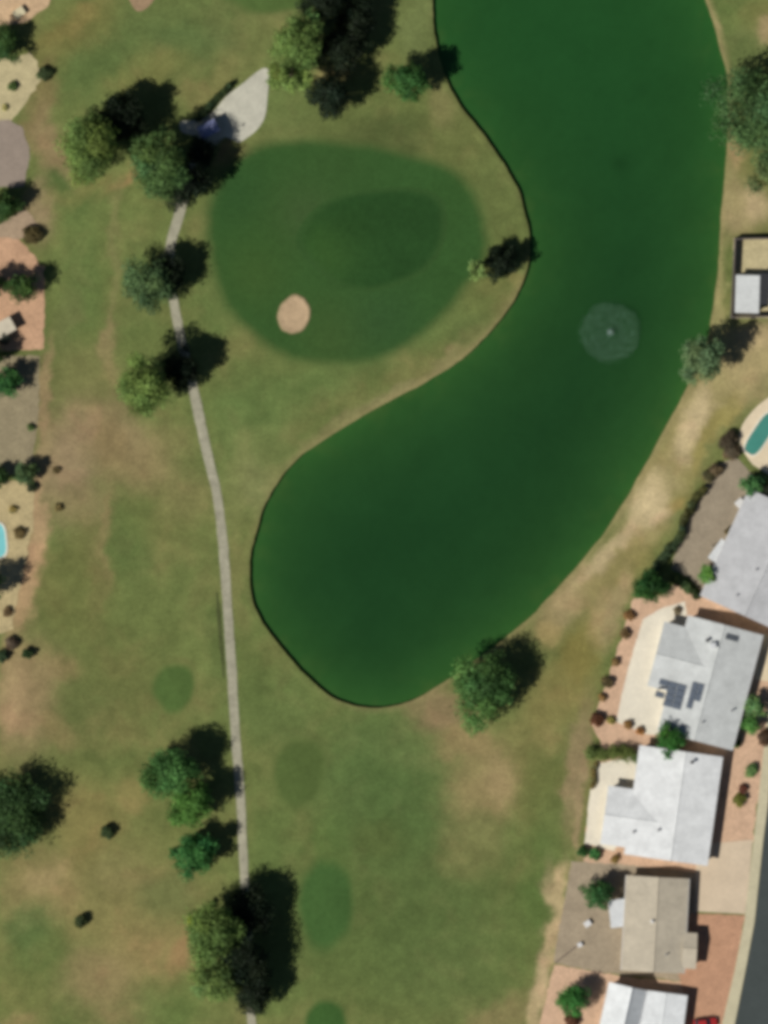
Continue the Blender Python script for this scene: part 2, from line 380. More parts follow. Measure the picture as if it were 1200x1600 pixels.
# ------------------------------------------------------------------ turf and soil sheets with soft margins
def soft_sheet(name, px_pts, rgb, z, dome=0.0, rings=9, soft=0.25, label=None, smooth_n=5, wob=2.0, inner_noise=0.12, bowl=False, matname='mown_turf', edge_from=None, mottle=None, m=None):
    loop = catmull(px_pts, smooth_n); N = len(loop)
    c0 = loop.mean(0)
    ang = np.arange(N)/N*2*math.pi
    wv = 1+wob/100*(np.sin(ang*5+len(name))+0.7*np.sin(ang*9+1.3)+RNG.normal(0, .5, N))
    loop = c0+(loop-c0)*wv[:, None]
    vs = []; tt = []
    for r in range(rings):
        t = 1-r/rings
        for p in loop:
            q = c0+(p-c0)*t; vs.append(P(*q)); tt.append(t)
    vs.append(P(*c0)); tt.append(0)
    vs = np.array(vs); tt = np.array(tt)
    if bowl: zc = z+dome*np.where(tt > 0.93, 0.0, np.where(tt > 0.7, 1.0, 0.0)) + 0.0*tt
    else: zc = z+dome*(1-tt**2)**2
    faces = []
    for r in range(rings-1):
        for i in range(N):
            faces.append((r*N+i, r*N+(i+1) % N, (r+1)*N+(i+1) % N, (r+1)*N+i))
    cidx = rings*N
    for i in range(N):
        faces.append(((rings-1)*N+i, (rings-1)*N+(i+1) % N, cidx))
    o = mesh_obj(name, np.column_stack([vs, zc]), faces, m or mat(matname, None, rough=0.95, grain=0.1, gscale=2.2, fine=0.16, fscale=10, attr='tint', spec=0.05), smooth=True)
    base = ground_color(vs[:, 0], vs[:, 1]) if edge_from is None else np.tile(alb(edge_from), (len(vs), 1))
    tgt = alb(rgb)*(1-inner_noise+2*inner_noise*fbm(vs[:, 0], vs[:, 1], 0.22, 4, 3)[:, None])
    if mottle:
        for (mx, my, mr, mc, ms) in mottle:
            X, Y = P(mx, my)
            w = ms*np.exp(-(((vs[:, 0]-X)**2+(vs[:, 1]-Y)**2)/(mr*S)**2))[:, None]
            tgt = tgt*(1-w)+alb(mc)*w
    w = np.clip((1-tt)/max(soft, 1e-3), 0, 1)[:, None]; w = w*w*(3-2*w)
    set_attr(o.data, 'tint', base*(1-w)+tgt*w)
    struct(o, label)
    return o

FR = [(318,330),(345,262),(395,228),(470,212),(560,222),(640,240),(710,262),(752,310),(765,360),(758,410),(728,455),(690,500),(640,540),(580,566),(510,574),(440,558),(385,520),(345,470),(320,400)]
soft_sheet('green_fringe', [(540+(x-540)*1.045, 388+(y-388)*1.045) for x, y in FR], (51, 82, 40), 0.014, 0.02, rings=26, soft=0.13, label='broad dark green mown apron round the putting green', wob=0.8,
           mottle=[(400,430,60,(60,84,40),.7),(520,530,70,(62,84,42),.7),(430,350,60,(54,82,38),.5),(370,300,50,(44,74,38),.6),(600,500,60,(48,76,42),.6),(480,330,50,(62,82,46),.7),(520,245,80,(54,80,40),.6),(710,300,40,(50,80,38),.6)])
GR = [(464,385),(478,340),(520,308),(580,296),(640,292),(685,306),(700,345),(690,390),(662,425),(615,448),(560,455),(510,436)]
soft_sheet('putting_green', GR, (39, 69, 33), 0.034, 0.28, rings=16, soft=0.16, label='small darker putting green inside its apron', wob=0.6, edge_from=(52, 80, 40),
           mottle=[(510,400,50,(56,86,40),.7),(540,350,40,(38,66,30),.5),(500,375,26,(50,80,36),.5)])
sandm = mat('bunker_sand', alb((166, 142, 108)), rough=0.95, grain=0.15, fine=0.2, bump=0.3, spec=0.05)
soft_sheet('bunker', [(432,497),(440,472),(460,459),(479,468),(486,490),(478,512),(460,523),(440,516)], (176, 152, 120), 0.05, 0.10, rings=10, soft=0.16, bowl=True, label='small oval sand bunker at the edge of the green', wob=1.5, edge_from=(70, 84, 46), matname='sand')
tees = [
 ('tee_box', [(236,1085),(240,1055),(262,1037),(290,1036),(306,1055),(304,1085),(290,1110),(262,1118)], (76, 97, 50)),
 ('tee_box', [(424,1215),(430,1175),(455,1155),(490,1155),(512,1175),(508,1220),(490,1255),(460,1268),(435,1250)], (80, 96, 51)),
 ('tee_box', [(462,1420),(470,1370),(495,1342),(525,1342),(550,1370),(555,1420),(545,1460),(515,1490),(482,1482)], (64, 92, 47)),
 ('tee_box', [(474,1600),(482,1572),(510,1560),(535,1572),(545,1605),(530,1640),(490,1640)], (60, 90, 44)),
 ('tee_box', [(350,-5),(365,-40),(430,-60),(500,-45),(522,-15),(490,10),(440,22),(385,22)], (76, 96, 50)),
]
labs = ['round dark green tee patch left of the cart path', 'oval olive tee patch right of the path below the pond', 'tall oval rich green tee patch beside the big tree shadow', 'dark green tee patch cut by the bottom edge', 'wide mown tee patch cut by the top edge']
for (nm, pts, c), lb in zip(tees, labs):
    q0 = np.mean(pts, axis=0)
    soft_sheet(nm, [tuple(q0+(np.array(p)-q0)*1.08) for p in pts], c, 0.014, 0.22, rings=12, soft=0.34, label=lb, wob=1.5)

# ------------------------------------------------------------------ flat paved and gravel sheets
def sheet(name, px_pts, m, z, label=None, smooth=0, skirt=0.05, wob=0.0):
    pts = np.array(px_pts, float)
    if smooth: pts = catmull(pts, smooth)
    if wob:
        # break the outline up so that gravel edges are not ruled lines
        out = []
        for i in range(len(pts)):
            a, b = pts[i], pts[(i+1) % len(pts)]; k = max(1, int(np.linalg.norm(b-a)/7))
            for j in range(k): out.append(a+(b-a)*j/k+RNG.normal(0, wob, 2))
        pts = np.array(out)
    w = PP(pts); n = len(w)
    A = sum(w[i][0]*w[(i+1) % n][1]-w[(i+1) % n][0]*w[i][1] for i in range(n))
    if A < 0: w = w[::-1]
    vs = [(x, y, z) for x, y in w]+[(x, y, z-skirt-0.02) for x, y in w]
    fs = [tuple(range(n))]+[(i, i+n, (i+1) % n+n, (i+1) % n) for i in range(n)]
    return struct(mesh_obj(name, vs, fs, m), label)
def strip(name, px_pts, widths, m, z, label=None, n=8):
    pts = catmull(px_pts, n, closed=False)
    ws = np.interp(np.arange(len(pts))/n, np.arange(len(px_pts)), widths)
    t = np.gradient(pts, axis=0); t /= np.linalg.norm(t, axis=1)[:, None]
    nr = np.stack([-t[:, 1], t[:, 0]], 1)
    wob = RNG.normal(0, .25, (len(pts), 2))
    a = pts+nr*(ws/2+wob[:, 0])[:, None]; b = pts-nr*(ws/2+wob[:, 1])[:, None]
    k = len(pts); vs = []
    for p in a: vs.append((*P(*p), z-0.06))
    for p in a: vs.append((*P(*p), z))
    for p in b: vs.append((*P(*p), z))
    for p in b: vs.append((*P(*p), z-0.06))
    fs = [(r*k+i, r*k+i+1, (r+1)*k+i+1, (r+1)*k+i) for r in range(3) for i in range(k-1)]
    o = mesh_obj(name, vs, fs, m)
    bm = bmesh.new(); bm.from_mesh(o.data); bmesh.ops.recalc_face_normals(bm, faces=bm.faces)
    bm.faces.ensure_lookup_table()
    up = sum(f.normal.z for f in bm.faces)
    if up < 0: bmesh.ops.reverse_faces(bm, faces=bm.faces)
    bm.to_mesh(o.data); bm.free()
    return struct(o, label)

PATH = mat('path_concrete', alb((152, 148, 127)), grain=0.28, gscale=2, fine=0.2, fscale=14, spec=0.1)
PADM = mat('pad_concrete', alb((180, 177, 160)), grain=0.18, gscale=1.2, fine=0.12, spec=0.1)
strip('cart_path', [(398,1640),(393,1600),(388,1500),(382,1380),(376,1250),(368,1150),(362,1050),(356,960),(350,870),(340,780),(324,710),(311,650),(298,590),(283,530),(273,480),(266,430),(266,385),(278,342),(292,290),(318,235),(350,200)], [13,13,14,13,14,14,15,14,15,14,15,16,15,14,14,14,15,16,17,20,24], PATH, 0.045, 'pale concrete cart path along the fairway')
strip('dark_strip', [(339,925),(342,960),(346,1010),(350,1060)], [2,6,6,2], mat('dark_turf', alb((74, 80, 48)), grain=.3, fine=.3, spec=.05), 0.02, 'narrow dark strip along the left side of the path')  # darker strip laid beside the path
sheet('concrete_pad', [(330,178),(352,152),(380,130),(408,108),(420,112),(418,150),(414,182),(402,202),(385,216),(372,222),(352,214),(328,222),(304,212),(284,206),(282,190),(304,188)], PADM, 0.055, 'pale concrete pad widening at the end of the cart path', smooth=3)

ASPH = mat('asphalt', alb((66, 72, 70)), grain=0.12, gscale=0.8, fine=0.2, fscale=18, spec=0.15)
CONC = mat('sidewalk_concrete', alb((184, 176, 146)), grain=0.12, fine=0.12, fscale=14, spec=0.1)
DRIVE = mat('driveway_concrete', alb((196, 178, 152)), grain=0.1, gscale=1.2, fine=0.1, spec=0.1)
PINK = mat('pink_gravel', alb((192, 160, 132)), grain=0.2, gscale=2.0, fine=0.3, fscale=16, spec=0.05)
RED = mat('red_gravel', alb((176, 136, 108)), grain=0.18, gscale=1.6, fine=0.3, fscale=16, spec=0.05)
TAN = mat('tan_gravel', alb((152, 138, 116)), grain=0.2, gscale=1.6, fine=0.3, fscale=16, spec=0.05)
BEIGE = mat('beige_gravel', alb((176, 164, 126)), grain=0.2, gscale=2, fine=0.3, fscale=16, spec=0.05)
CREAM = mat('cream_patio', alb((212, 204, 184)), grain=0.1, gscale=1.5, fine=0.1, fscale=12, spec=0.1)
GREYG = mat('grey_gravel', alb((144, 132, 112)), grain=0.18, gscale=1.2, fine=0.3, fscale=16, spec=0.05)

side_outer = [(1262,400),(1244,800),(1224,1030),(1206,1200),(1200,1256),(1192,1317),(1179,1440),(1164,1520),(1148,1600),(1130,1680),(1090,1850),(1040,2050)]
side_inner = [(1246,400),(1228,800),(1208,1030),(1190,1200),(1184,1256),(1177,1317),(1163,1440),(1147,1520),(1128,1600),(1110,1680),(1070,1850),(1020,2050)]
road_far = [(x+86, y+8) for x, y in side_outer]
sheet('road', side_outer+road_far[::-1], ASPH, 0.02, 'dark asphalt street')
sheet('sidewalk', side_outer+side_inner[::-1], CONC, 0.13, 'pale kerb and sidewalk strip beside the street')
# lots on the right, north to south
sheet('gravel_yard', [(1146,372),(1240,372),(1240,497),(1143,497)], BEIGE, 0.02, 'beige walled yard by the upper shore', wob=.6)
sheet('patio', [(1240,600),(1200,622),(1178,640),(1160,664),(1155,690),(1166,712),(1186,732),(1240,745)], mat('pool_deck', alb((208, 192, 162)), grain=0.08, fine=0.1, spec=0.1), 0.03, 'cream pool deck', smooth=3)
sheet('gravel_yard', [(1120,725),(1150,715),(1180,745),(1200,770),(1240,760),(1240,900),(1150,900),(1100,930),(1075,900),(1048,888),(1060,845),(1085,795),(1105,750)], GREYG, 0.02, 'grey tan gravel yard behind the long grey roof', wob=1)
sheet('gravel_yard', [(990,935),(1035,930),(1060,905),(1092,930),(1240,985),(1240,1000),(1200,1190),(1190,1250),(1120,1300),(1010,1180),(940,1165),(925,1130),(950,1060)], PINK, 0.018, 'pink gravel yard round the solar roofed house', wob=1)
sheet('patio', [(1005,968),(1035,950),(1070,940),(1080,1000),(1050,1152),(1010,1146),(962,1128),(980,1050)], CREAM, 0.04, 'cream concrete patio behind the solar roofed house', wob=.5)
sheet('gravel_yard', [(932,1190),(940,1160),(1010,1168),(1140,1175),(1186,1180),(1183,1256),(1176,1317),(1100,1330),(1095,1365),(980,1362),(912,1348),(916,1290)], PINK, 0.022, 'pinkish gravel yard round the white roofed house', wob=1)
sheet('patio', [(930,1195),(995,1180),(1010,1240),(960,1330),(914,1318),(920,1250)], CREAM, 0.04, 'cream concrete patio behind the white roofed house', wob=.5)
sheet('gravel_yard', [(893,1346),(990,1352),(1092,1364),(1088,1440),(1078,1534),(980,1524),(920,1516),(864,1504),(876,1440)], TAN, 0.024, 'grey tan gravel back yard of the tan roofed house', wob=.8)
sheet('driveway', [(1088,1330),(1110,1318),(1176,1312),(1170,1380),(1164,1428),(1086,1424)], DRIVE, 0.045, 'pale pinkish concrete driveway')
sheet('gravel_yard', [(1072,1427),(1164,1430),(1150,1510),(1129,1596),(1120,1660),(1060,1660),(1070,1560),(1060,1520)], RED, 0.03, 'reddish brown gravel front yard', wob=.6)
sheet('gravel_yard', [(866,1506),(930,1518),(985,1527),(1075,1535),(1085,1660),(830,1660),(846,1590)], PINK, 0.026, 'pink gravel back yard at the bottom edge', wob=.8)
sheet('driveway', [(1172,1000),(1196,990),(1240,1000),(1240,1070),(1180,1062)], mat('driveway_concrete', alb((206, 190, 158))), 0.04, 'cream driveway at the right edge')
# lots on the left
sheet('gravel_yard', [(-40,-30),(82,-30),(78,8),(52,26),(34,36),(-40,44)], mat('sand_pink', alb((186, 158, 124)), grain=0.2, fine=0.3, spec=0.05), 0.02, 'pinkish tan gravel yard in the upper left corner', wob=1.2)
sheet('gravel_yard', [(-40,95),(20,92),(48,82),(66,112),(56,140),(34,165),(16,196),(-40,200)], BEIGE, 0.02, 'beige gravel yard with one small bush', wob=1.4)
sheet('patio', [(-40,190),(14,188),(34,198),(48,238),(38,292),(-40,292)], mat('grey_patio', alb((140, 127, 114)), grain=0.12, fine=0.15, spec=0.1), 0.03, 'grey brown paved patio at the left edge', wob=.8)
sheet('gravel_yard', [(-40,345),(0,348),(40,330),(60,350),(36,372),(-40,368)], mat('brown_gravel', alb((156, 136, 112)), grain=0.2, fine=0.3, spec=0.05), 0.025, 'brownish gravel strip', wob=1.5)
sheet('gravel_yard', [(-40,366),(26,370),(46,392),(68,418),(70,480),(68,545),(-40,552)], mat('salmon_gravel', alb((182, 146, 116)), grain=0.18, fine=0.3, spec=0.05), 0.022, 'salmon pink gravel yard at the left edge', wob=1)
sheet('gravel_yard', [(-40,556),(62,556),(60,640),(54,700),(50,738),(-40,748)], mat('olive_gravel', alb((138, 127, 100)), grain=0.18, fine=0.3, spec=0.05), 0.022, 'grey olive gravel yard at the left edge', wob=1)
sheet('gravel_yard', [(-40,752),(36,752),(56,762),(50,830),(34,900),(18,985),(-40,1005)], mat('sand_gravel', alb((172, 156, 116)), grain=0.22, fine=0.3, spec=0.05), 0.022, 'sandy yard round the pool at the left edge', wob=1.4)
sheet('dirt_patch', [(200,-20),(246,-20),(236,6),(218,18),(206,8)], mat('dirt_pink', alb((150, 126, 98)), grain=0.2, fine=0.3, spec=0.05), 0.02, 'small bare dirt patch at the top edge', smooth=3)

# ------------------------------------------------------------------ trees and shrubs
def leaf_cloud(name, lobes, n_per, leaf, rgb, parent, f=1.0, tvar=0.22, flat=0.35):
    """many leaf-sized faces filling ellipsoid lobes: (x, y, z, rx, ry, rz) relative to parent"""
    vols = np.array([l[3]*l[4]+l[3]*l[5] for l in lobes]); cnt = np.maximum(12, (n_per*vols/vols.sum())).astype(int)
    Vs = []; Cs = []
    base = lin(rgb)/K*f
    for l, k in zip(lobes, cnt):
        d = RNG.normal(0, 1, (k, 3)); d /= np.linalg.norm(d, axis=1)[:, None]
        rr = RNG.random(k)**0.45
        rr = rr*(1+0.22*np.sin(d[:, 0]*4+l[0]*3)*np.sin(d[:, 1]*5+l[1]*2)+0.08*RNG.normal(0, 1, k))
        c = np.array(l[:3])+d*rr[:, None]*np.array(l[3:6])
        nr = d*0.7+RNG.normal(0, 0.6, (k, 3)); nr[:, 2] = nr[:, 2]*0.9+flat
        nr /= np.linalg.norm(nr, axis=1)[:, None]
        t = np.cross(nr, RNG.normal(0, 1, (k, 3))); t /= np.linalg.norm(t, axis=1)[:, None]
        b = np.cross(nr, t)
        s = leaf*(0.6+0.8*RNG.random(k))[:, None]; w = s*(0.45+0.3*RNG.random(k))[:, None]
        q = np.stack([c-t*s*0.5, c+b*w*0.5, c+t*s*0.5, c-b*w*0.5], 1)
        Vs.append(q.reshape(-1, 3))
        lobe_t = 1+tvar*RNG.normal(0, 0.9)
        hue = RNG.normal(0.03, 0.06)
        tone = (lobe_t*(1+0.17*RNG.normal(0, 1, k))).clip(0.45, 1.9)[:, None]
        cc = base*tone*np.array([1+hue, 1, 1-hue])
        Cs.append(np.repeat(cc, 4, 0))
    V = np.concatenate(Vs); C = np.clip(np.concatenate(Cs), 0.003, 0.6)
    V[:, 2] = np.maximum(V[:, 2], 0.05)
    me = fast_mesh(name, V, np.arange(len(V)).reshape(-1, 4))
    set_attr(me, 'tint', C); me.materials.append(leaf_mat())
    o = bpy.data.objects.new(name, me); col.objects.link(o); o.parent = parent
    return o

def tree(label, px, py, r, h, rgb, dens=3.2, lobes=9, group='trees on the golf course', name='shade_tree', low=0.42, leaf=0.42, f=1.5, ex=1.0, rot=0.0, feather=False, seed=None, irr=1.0):
    """px, py: trunk; r: crown radius in photograph pixels; h: height in metres"""
    R = r*S; x, y = P(px, py)
    e = empty(name, x, y); tag(e, label, 'tree', group)
    rs = random.Random(seed if seed is not None else int(px*7+py*13))
    L = []
    zc = h*(low+1)/2; rz = h*(1-low)/2
    if feather:
        for k in range(lobes):
            a = k/lobes*2*math.pi+rs.uniform(-.4, .4); q = R*rs.uniform(0.25, 0.78)
            zz = zc+rz*rs.uniform(-.7, .75)
            L.append((q*math.cos(a), q*math.sin(a), zz, R*rs.uniform(.2, .36), R*rs.uniform(.2, .36), rz*rs.uniform(.16, .34)))
    else:
        L.append((0, 0, zc, R*0.72, R*0.72, rz*0.8))
        L.append((rs.uniform(-.1, .1)*R, rs.uniform(-.1, .1)*R, zc+rz*.3, R*0.6, R*0.6, rz*0.6))
        m = lobes+7; p1, p2, p3 = rs.uniform(0, 6.28), rs.uniform(0, 6.28), rs.uniform(0, 6.28)
        for k in range(m):
            zz = 1-2*(k+.5)/m; q = math.sqrt(max(0.15, 1-zz*zz)); a = k*2.399+rs.uniform(-.35, .35)
            s = rs.uniform(.26, .42); d = rs.uniform(.62, .86)-s*.25
            d *= 1+irr*(.17*math.sin(2*a+p1)+.13*math.sin(3*a+p2)+.10*math.sin(5*a+p3))
            L.append((R*d*q*math.cos(a), R*d*q*math.sin(a), zc+rz*zz*.78, R*s, R*s, rz*s*.9))
    ca, sa = math.cos(math.radians(-rot)), math.sin(math.radians(-rot))
    L = [(u*ex*ca-v*sa, u*ex*sa+v*ca, w, a_, b_, c_) for u, v, w, a_, b_, c_ in L]
    area = math.pi*R*R*ex
    n = int(dens*area*(1+0.5*rz/R)/(0.5*leaf*leaf*0.6))
    leaf_cloud('crown', L, min(n, 16000), leaf, rgb, e, f=f)
    bm = bmesh.new()
    tr = max(0.10, 0.035*h)
    tube(bm, (0, 0, -0.1), (0.1*tr, 0, h*low*0.8), tr*1.25, tr*0.85, 9)
    top = (0.1*tr, 0, h*low*0.8)
    tube(bm, top, (0.2*R*0.3, 0.1*R, zc+rz*.5), tr*0.8, tr*0.15, 7)
    for l in L[:8]:
        tube(bm, (top[0], top[1], top[2]*rs.uniform(.75, 1.0)), (l[0]*.9, l[1]*.9, l[2]), tr*0.5, tr*0.1, 6)
    bm_obj('trunk', bm, BARK, e, smooth=True)
    return e

def shrub(label, px, py, r, h, rgb, group='small shrubs in the yards', name='shrub', f=1.5, ex=1.0, rot=0.0, leaf=0.26, dens=4.0, cat='shrub'):
    R = r*S; x, y = P(px, py)
    e = empty(name, x, y); tag(e, label, cat, group)
    rs = random.Random(int(px*3+py*11))
    ca, sa = math.cos(math.radians(-rot)), math.sin(math.radians(-rot))
    L = [(0, 0, h*.5, R*.7*ex, R*.7, h*.5)]
    for k in range(5):
        a = k*1.257+rs.uniform(-.4, .4); q = R*rs.uniform(.4, .62); s = rs.uniform(.34, .5)
        u, v = q*math.cos(a)*ex, q*math.sin(a)
        L.append((u*ca-v*sa, u*sa+v*ca, h*rs.uniform(.3, .65), R*s, R*s, h*.32))
    if ex > 1.8:
        L = []
        m = int(ex*3)
        for k in range(m):
            u = (k/(m-1)*2-1)*R*ex*0.85; v = R*rs.uniform(-.25, .25)
            L.append((u*ca-v*sa, u*sa+v*ca, h*rs.uniform(.42, .6), R*rs.uniform(.5, .7), R*rs.uniform(.5, .7), h*rs.uniform(.4, .52)))
    n = int(dens*math.pi*R*R*ex*(1+.6*h/R)/(0.3*leaf*leaf))
    leaf_cloud('foliage', L, min(n, 7000), leaf, rgb, e, f=f)
    if ex <= 1.8:
        bm = bmesh.new(); tube(bm, (0, 0, -0.05), (0.02, 0, h*.7), 0.07, 0.02, 6); bm_obj('stem', bm, BARK, e)
    else:
        for l in L[::2][:6]:
            bm = bmesh.new(); tube(bm, (l[0], l[1], -0.05), (l[0], l[1], l[2]), 0.05, 0.02, 5); bm_obj('stem', bm, BARK, e)
    return e

SHADOW_DK = (27, 37, 24); BR = (90, 110, 56); OL = (84, 106, 54); DK = (52, 76, 38); GN = (64, 100, 52); GY_ = (70, 92, 58); MID = (68, 92, 50)  # first tone: near-black leaves standing in for deep tree shadow
# upper left pair beside the concrete pad
tree('bright yellow green tree west of the concrete pad', 142, 238, 57, 15.5, BR, lobes=15, low=.28, dens=3.6)
tree('near-black tree added to deepen the shade between the yellow green tree and the hedge', 190, 188, 48, 9, SHADOW_DK, lobes=10, low=.2, dens=4)  # added tree, fills out the shadow of the yellow green one
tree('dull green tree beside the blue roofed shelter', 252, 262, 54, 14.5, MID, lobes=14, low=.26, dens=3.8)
tree('dark tree added to shade the apron below the shelter', 286, 288, 44, 10, SHADOW_DK, lobes=9, low=.2, dens=4)  # added so the path here goes as dark as deep shadow
tree('low dark tree added for shade against the side of the blue roofed shelter', 316, 240, 28, 5.5, SHADOW_DK, lobes=9, low=.2, dens=4)  # added tree, blackens the shaded path end by the shelter
# top cluster
tree('pale feathery tree north of the green, tallest of its clump', 470, 66, 46, 15.5, OL, lobes=15, low=.3, dens=3.4)
tree('light green tree just above the right end of the pad', 456, 116, 40, 13, (98, 118, 60), lobes=14, low=.35, feather=True, dens=2.4)
tree('dark green tree at the foot of the northern clump', 516, 152, 38, 9.5, SHADOW_DK, lobes=12, low=.2, dens=4)
tree('dark tree cut by the top edge left of the pond', 505, -4, 46, 13, SHADOW_DK, lobes=12, low=.25, dens=4)
tree('near-black tree added for shadow in the middle of the northern clump', 535, 78, 42, 9, SHADOW_DK, lobes=11, low=.2, dens=4)  # added to make the clump's shadow mass solid
tree('dark tree added for shadow in the northern clump nearest the pond', 556, 30, 36, 7.5, SHADOW_DK, lobes=11, low=.2, dens=4)  # added too, carries the clump's darkness towards the pond
tree('small deep green tree on the shore beside the upper pond', 636, 130, 36, 8.6, (54, 88, 42), lobes=10, low=.25, dens=4)
tree('pale slender tree by the shore right of the putting green', 744, 420, 20, 8, (104, 126, 72), lobes=10, feather=True, dens=2.0)
tree('dark tree form filling the shadow at the tip of the shore', 780, 412, 32, 5.4, SHADOW_DK, lobes=9, low=.15, dens=4)  # near-black crown where the pale slender tree's shadow falls
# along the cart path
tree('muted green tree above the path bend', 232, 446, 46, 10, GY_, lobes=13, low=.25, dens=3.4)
tree('low dark tree added as shade over the path bend', 258, 434, 40, 7, SHADOW_DK, lobes=9, low=.2, dens=4)  # added over the bend to darken the muted tree's shadow
tree('bright green tree west of the path with ragged shadow', 224, 604, 50, 15.2, BR, lobes=15, low=.25, dens=3.8)
tree('dark ragged tree added to deepen the shadow between the path and the bright green tree', 284, 578, 36, 8.5, SHADOW_DK, lobes=10, low=.2, dens=4)  # added to blacken the bright tree's shadow across the path
tree('bright green tree on the path side, larger of the pair', 266, 1206, 48, 10.5, GN, lobes=12, low=.2, dens=4)
tree('green tree just south of the larger bright one', 298, 1256, 40, 9.6, (70, 106, 48), lobes=10, low=.2, dens=4)
tree('small round deep green tree west of the path', 302, 1334, 38, 7.8, (50, 92, 46), lobes=10, low=.2, dens=4)
tree('tall olive tree beside the lower end of the path', 334, 1456, 54, 15, OL, lobes=15, low=.28, dens=3.6)
tree('yellow green tree left of the tall olive tree', 312, 1440, 24, 6.5, (112, 130, 52), lobes=8, feather=True, dens=2.4)
tree('drooping olive tree over the path at the bottom', 338, 1530, 42, 12, (86, 106, 56), lobes=13, low=.28, dens=3.4)
tree('dark tree added for shade by the path between two olive trees, middle of the dark ones', 376, 1492, 50, 10.5, SHADOW_DK, lobes=11, low=.2, dens=4)  # added to thicken the olive trees' shadow and cover the path
tree('dark tree added for shade over the path, upper of the dark ones by the olive trees', 390, 1420, 42, 8, SHADOW_DK, lobes=11, low=.2, dens=4)  # added, upper part of the same shadow mass
tree('dark tree added for shade over the path, lowest of the dark ones by the olive trees', 396, 1548, 38, 8, SHADOW_DK, lobes=10, low=.2, dens=4)  # added, lower end of that shadow mass
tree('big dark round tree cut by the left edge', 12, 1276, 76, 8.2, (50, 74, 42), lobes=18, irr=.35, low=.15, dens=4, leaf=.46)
# pond side
tree('big round tree at the south shore of the pond', 752, 1076, 58, 10.2, (68, 98, 50), lobes=15, low=.2, dens=3.8)
tree('grey green tree leaning over the eastern shore', 1094, 562, 43, 10.2, (86, 106, 72), lobes=13, low=.25, dens=3.0)
tree('large grey green tree over the upper right shore', 1178, 178, 78, 12, (66, 92, 54), lobes=20, low=.25, dens=3.2, leaf=.46)
tree('grey olive tree at the right edge below the largest shore tree', 1205, 262, 42, 8, (82, 96, 58), lobes=10, low=.25)
# small trees of the yards
YT = 'small trees in the yards'
tree('dark round tree in the upper left yard', 4, 70, 32, 5.6, DK, lobes=8, low=.15, group=YT, name='yard_tree')
tree('dark tree at the left edge by the grey patio', 2, 325, 30, 6.5, DK, lobes=8, low=.15, group=YT, name='yard_tree')
tree('round dark green tree on the salmon gravel', 34, 450, 28, 6.6, DK, lobes=8, low=.15, group=YT, name='yard_tree')
tree('tree at the left edge beside the salmon gravel', -14, 450, 24, 7, DK, lobes=8, low=.15, group=YT, name='yard_tree')
tree('round green tree on the grey olive gravel', 10, 598, 28, 5.6, (50, 90, 46), lobes=8, low=.15, group=YT, name='yard_tree')
tree('dark tree at the left edge above the grey olive gravel', -10, 556, 22, 6, DK, lobes=8, low=.15, group=YT, name='yard_tree')
tree('small grey green tree at the corner of the grey olive gravel', 42, 740, 22, 4.2, (66, 88, 56), lobes=8, low=.15, group=YT, name='yard_tree', leaf=.34)
tree('dark tree at the left edge above the pool', -4, 746, 19, 4, DK, lobes=7, low=.15, group=YT, name='yard_tree')
tree('dark tree beyond the left edge below the pool', -22, 920, 30, 8, DK, lobes=8, low=.2, group=YT, name='yard_tree')
tree('dense green tree at the corner of the pink gravel', 1014, 916, 32, 6.2, (44, 80, 38), lobes=9, low=.12, group=YT, name='yard_tree')
tree('bright green little tree against the long grey roof', 1104, 898, 16, 4.6, (88, 128, 60), lobes=8, low=.2, group=YT, name='yard_tree', leaf=.32)
tree('green tree in the gap between two white roofs', 1046, 1152, 29, 6.4, (48, 92, 40), lobes=9, low=.15, group=YT, name='yard_tree')
tree('round green tree on the tan gravel yard', 934, 1396, 29, 6.0, (54, 88, 46), lobes=9, low=.15, group=YT, name='yard_tree')
tree('round green tree on the pink gravel at the bottom', 894, 1562, 29, 6.0, (54, 100, 46), lobes=9, low=.15, group=YT, name='yard_tree')
tree('green tree above the long grey roof', 1174, 757, 20, 5, (66, 104, 58), lobes=8, low=.15, group=YT, name='yard_tree')
tree('light green tree beside the solar roofed house, upper one', 1177, 1104, 20, 4, (92, 122, 74), lobes=8, low=.2, group=YT, name='yard_tree', leaf=.34)
tree('mid green tree beside the solar roofed house, lower one', 1172, 1132, 17, 3.6, (76, 118, 58), lobes=8, low=.2, group=YT, name='yard_tree', leaf=.34)

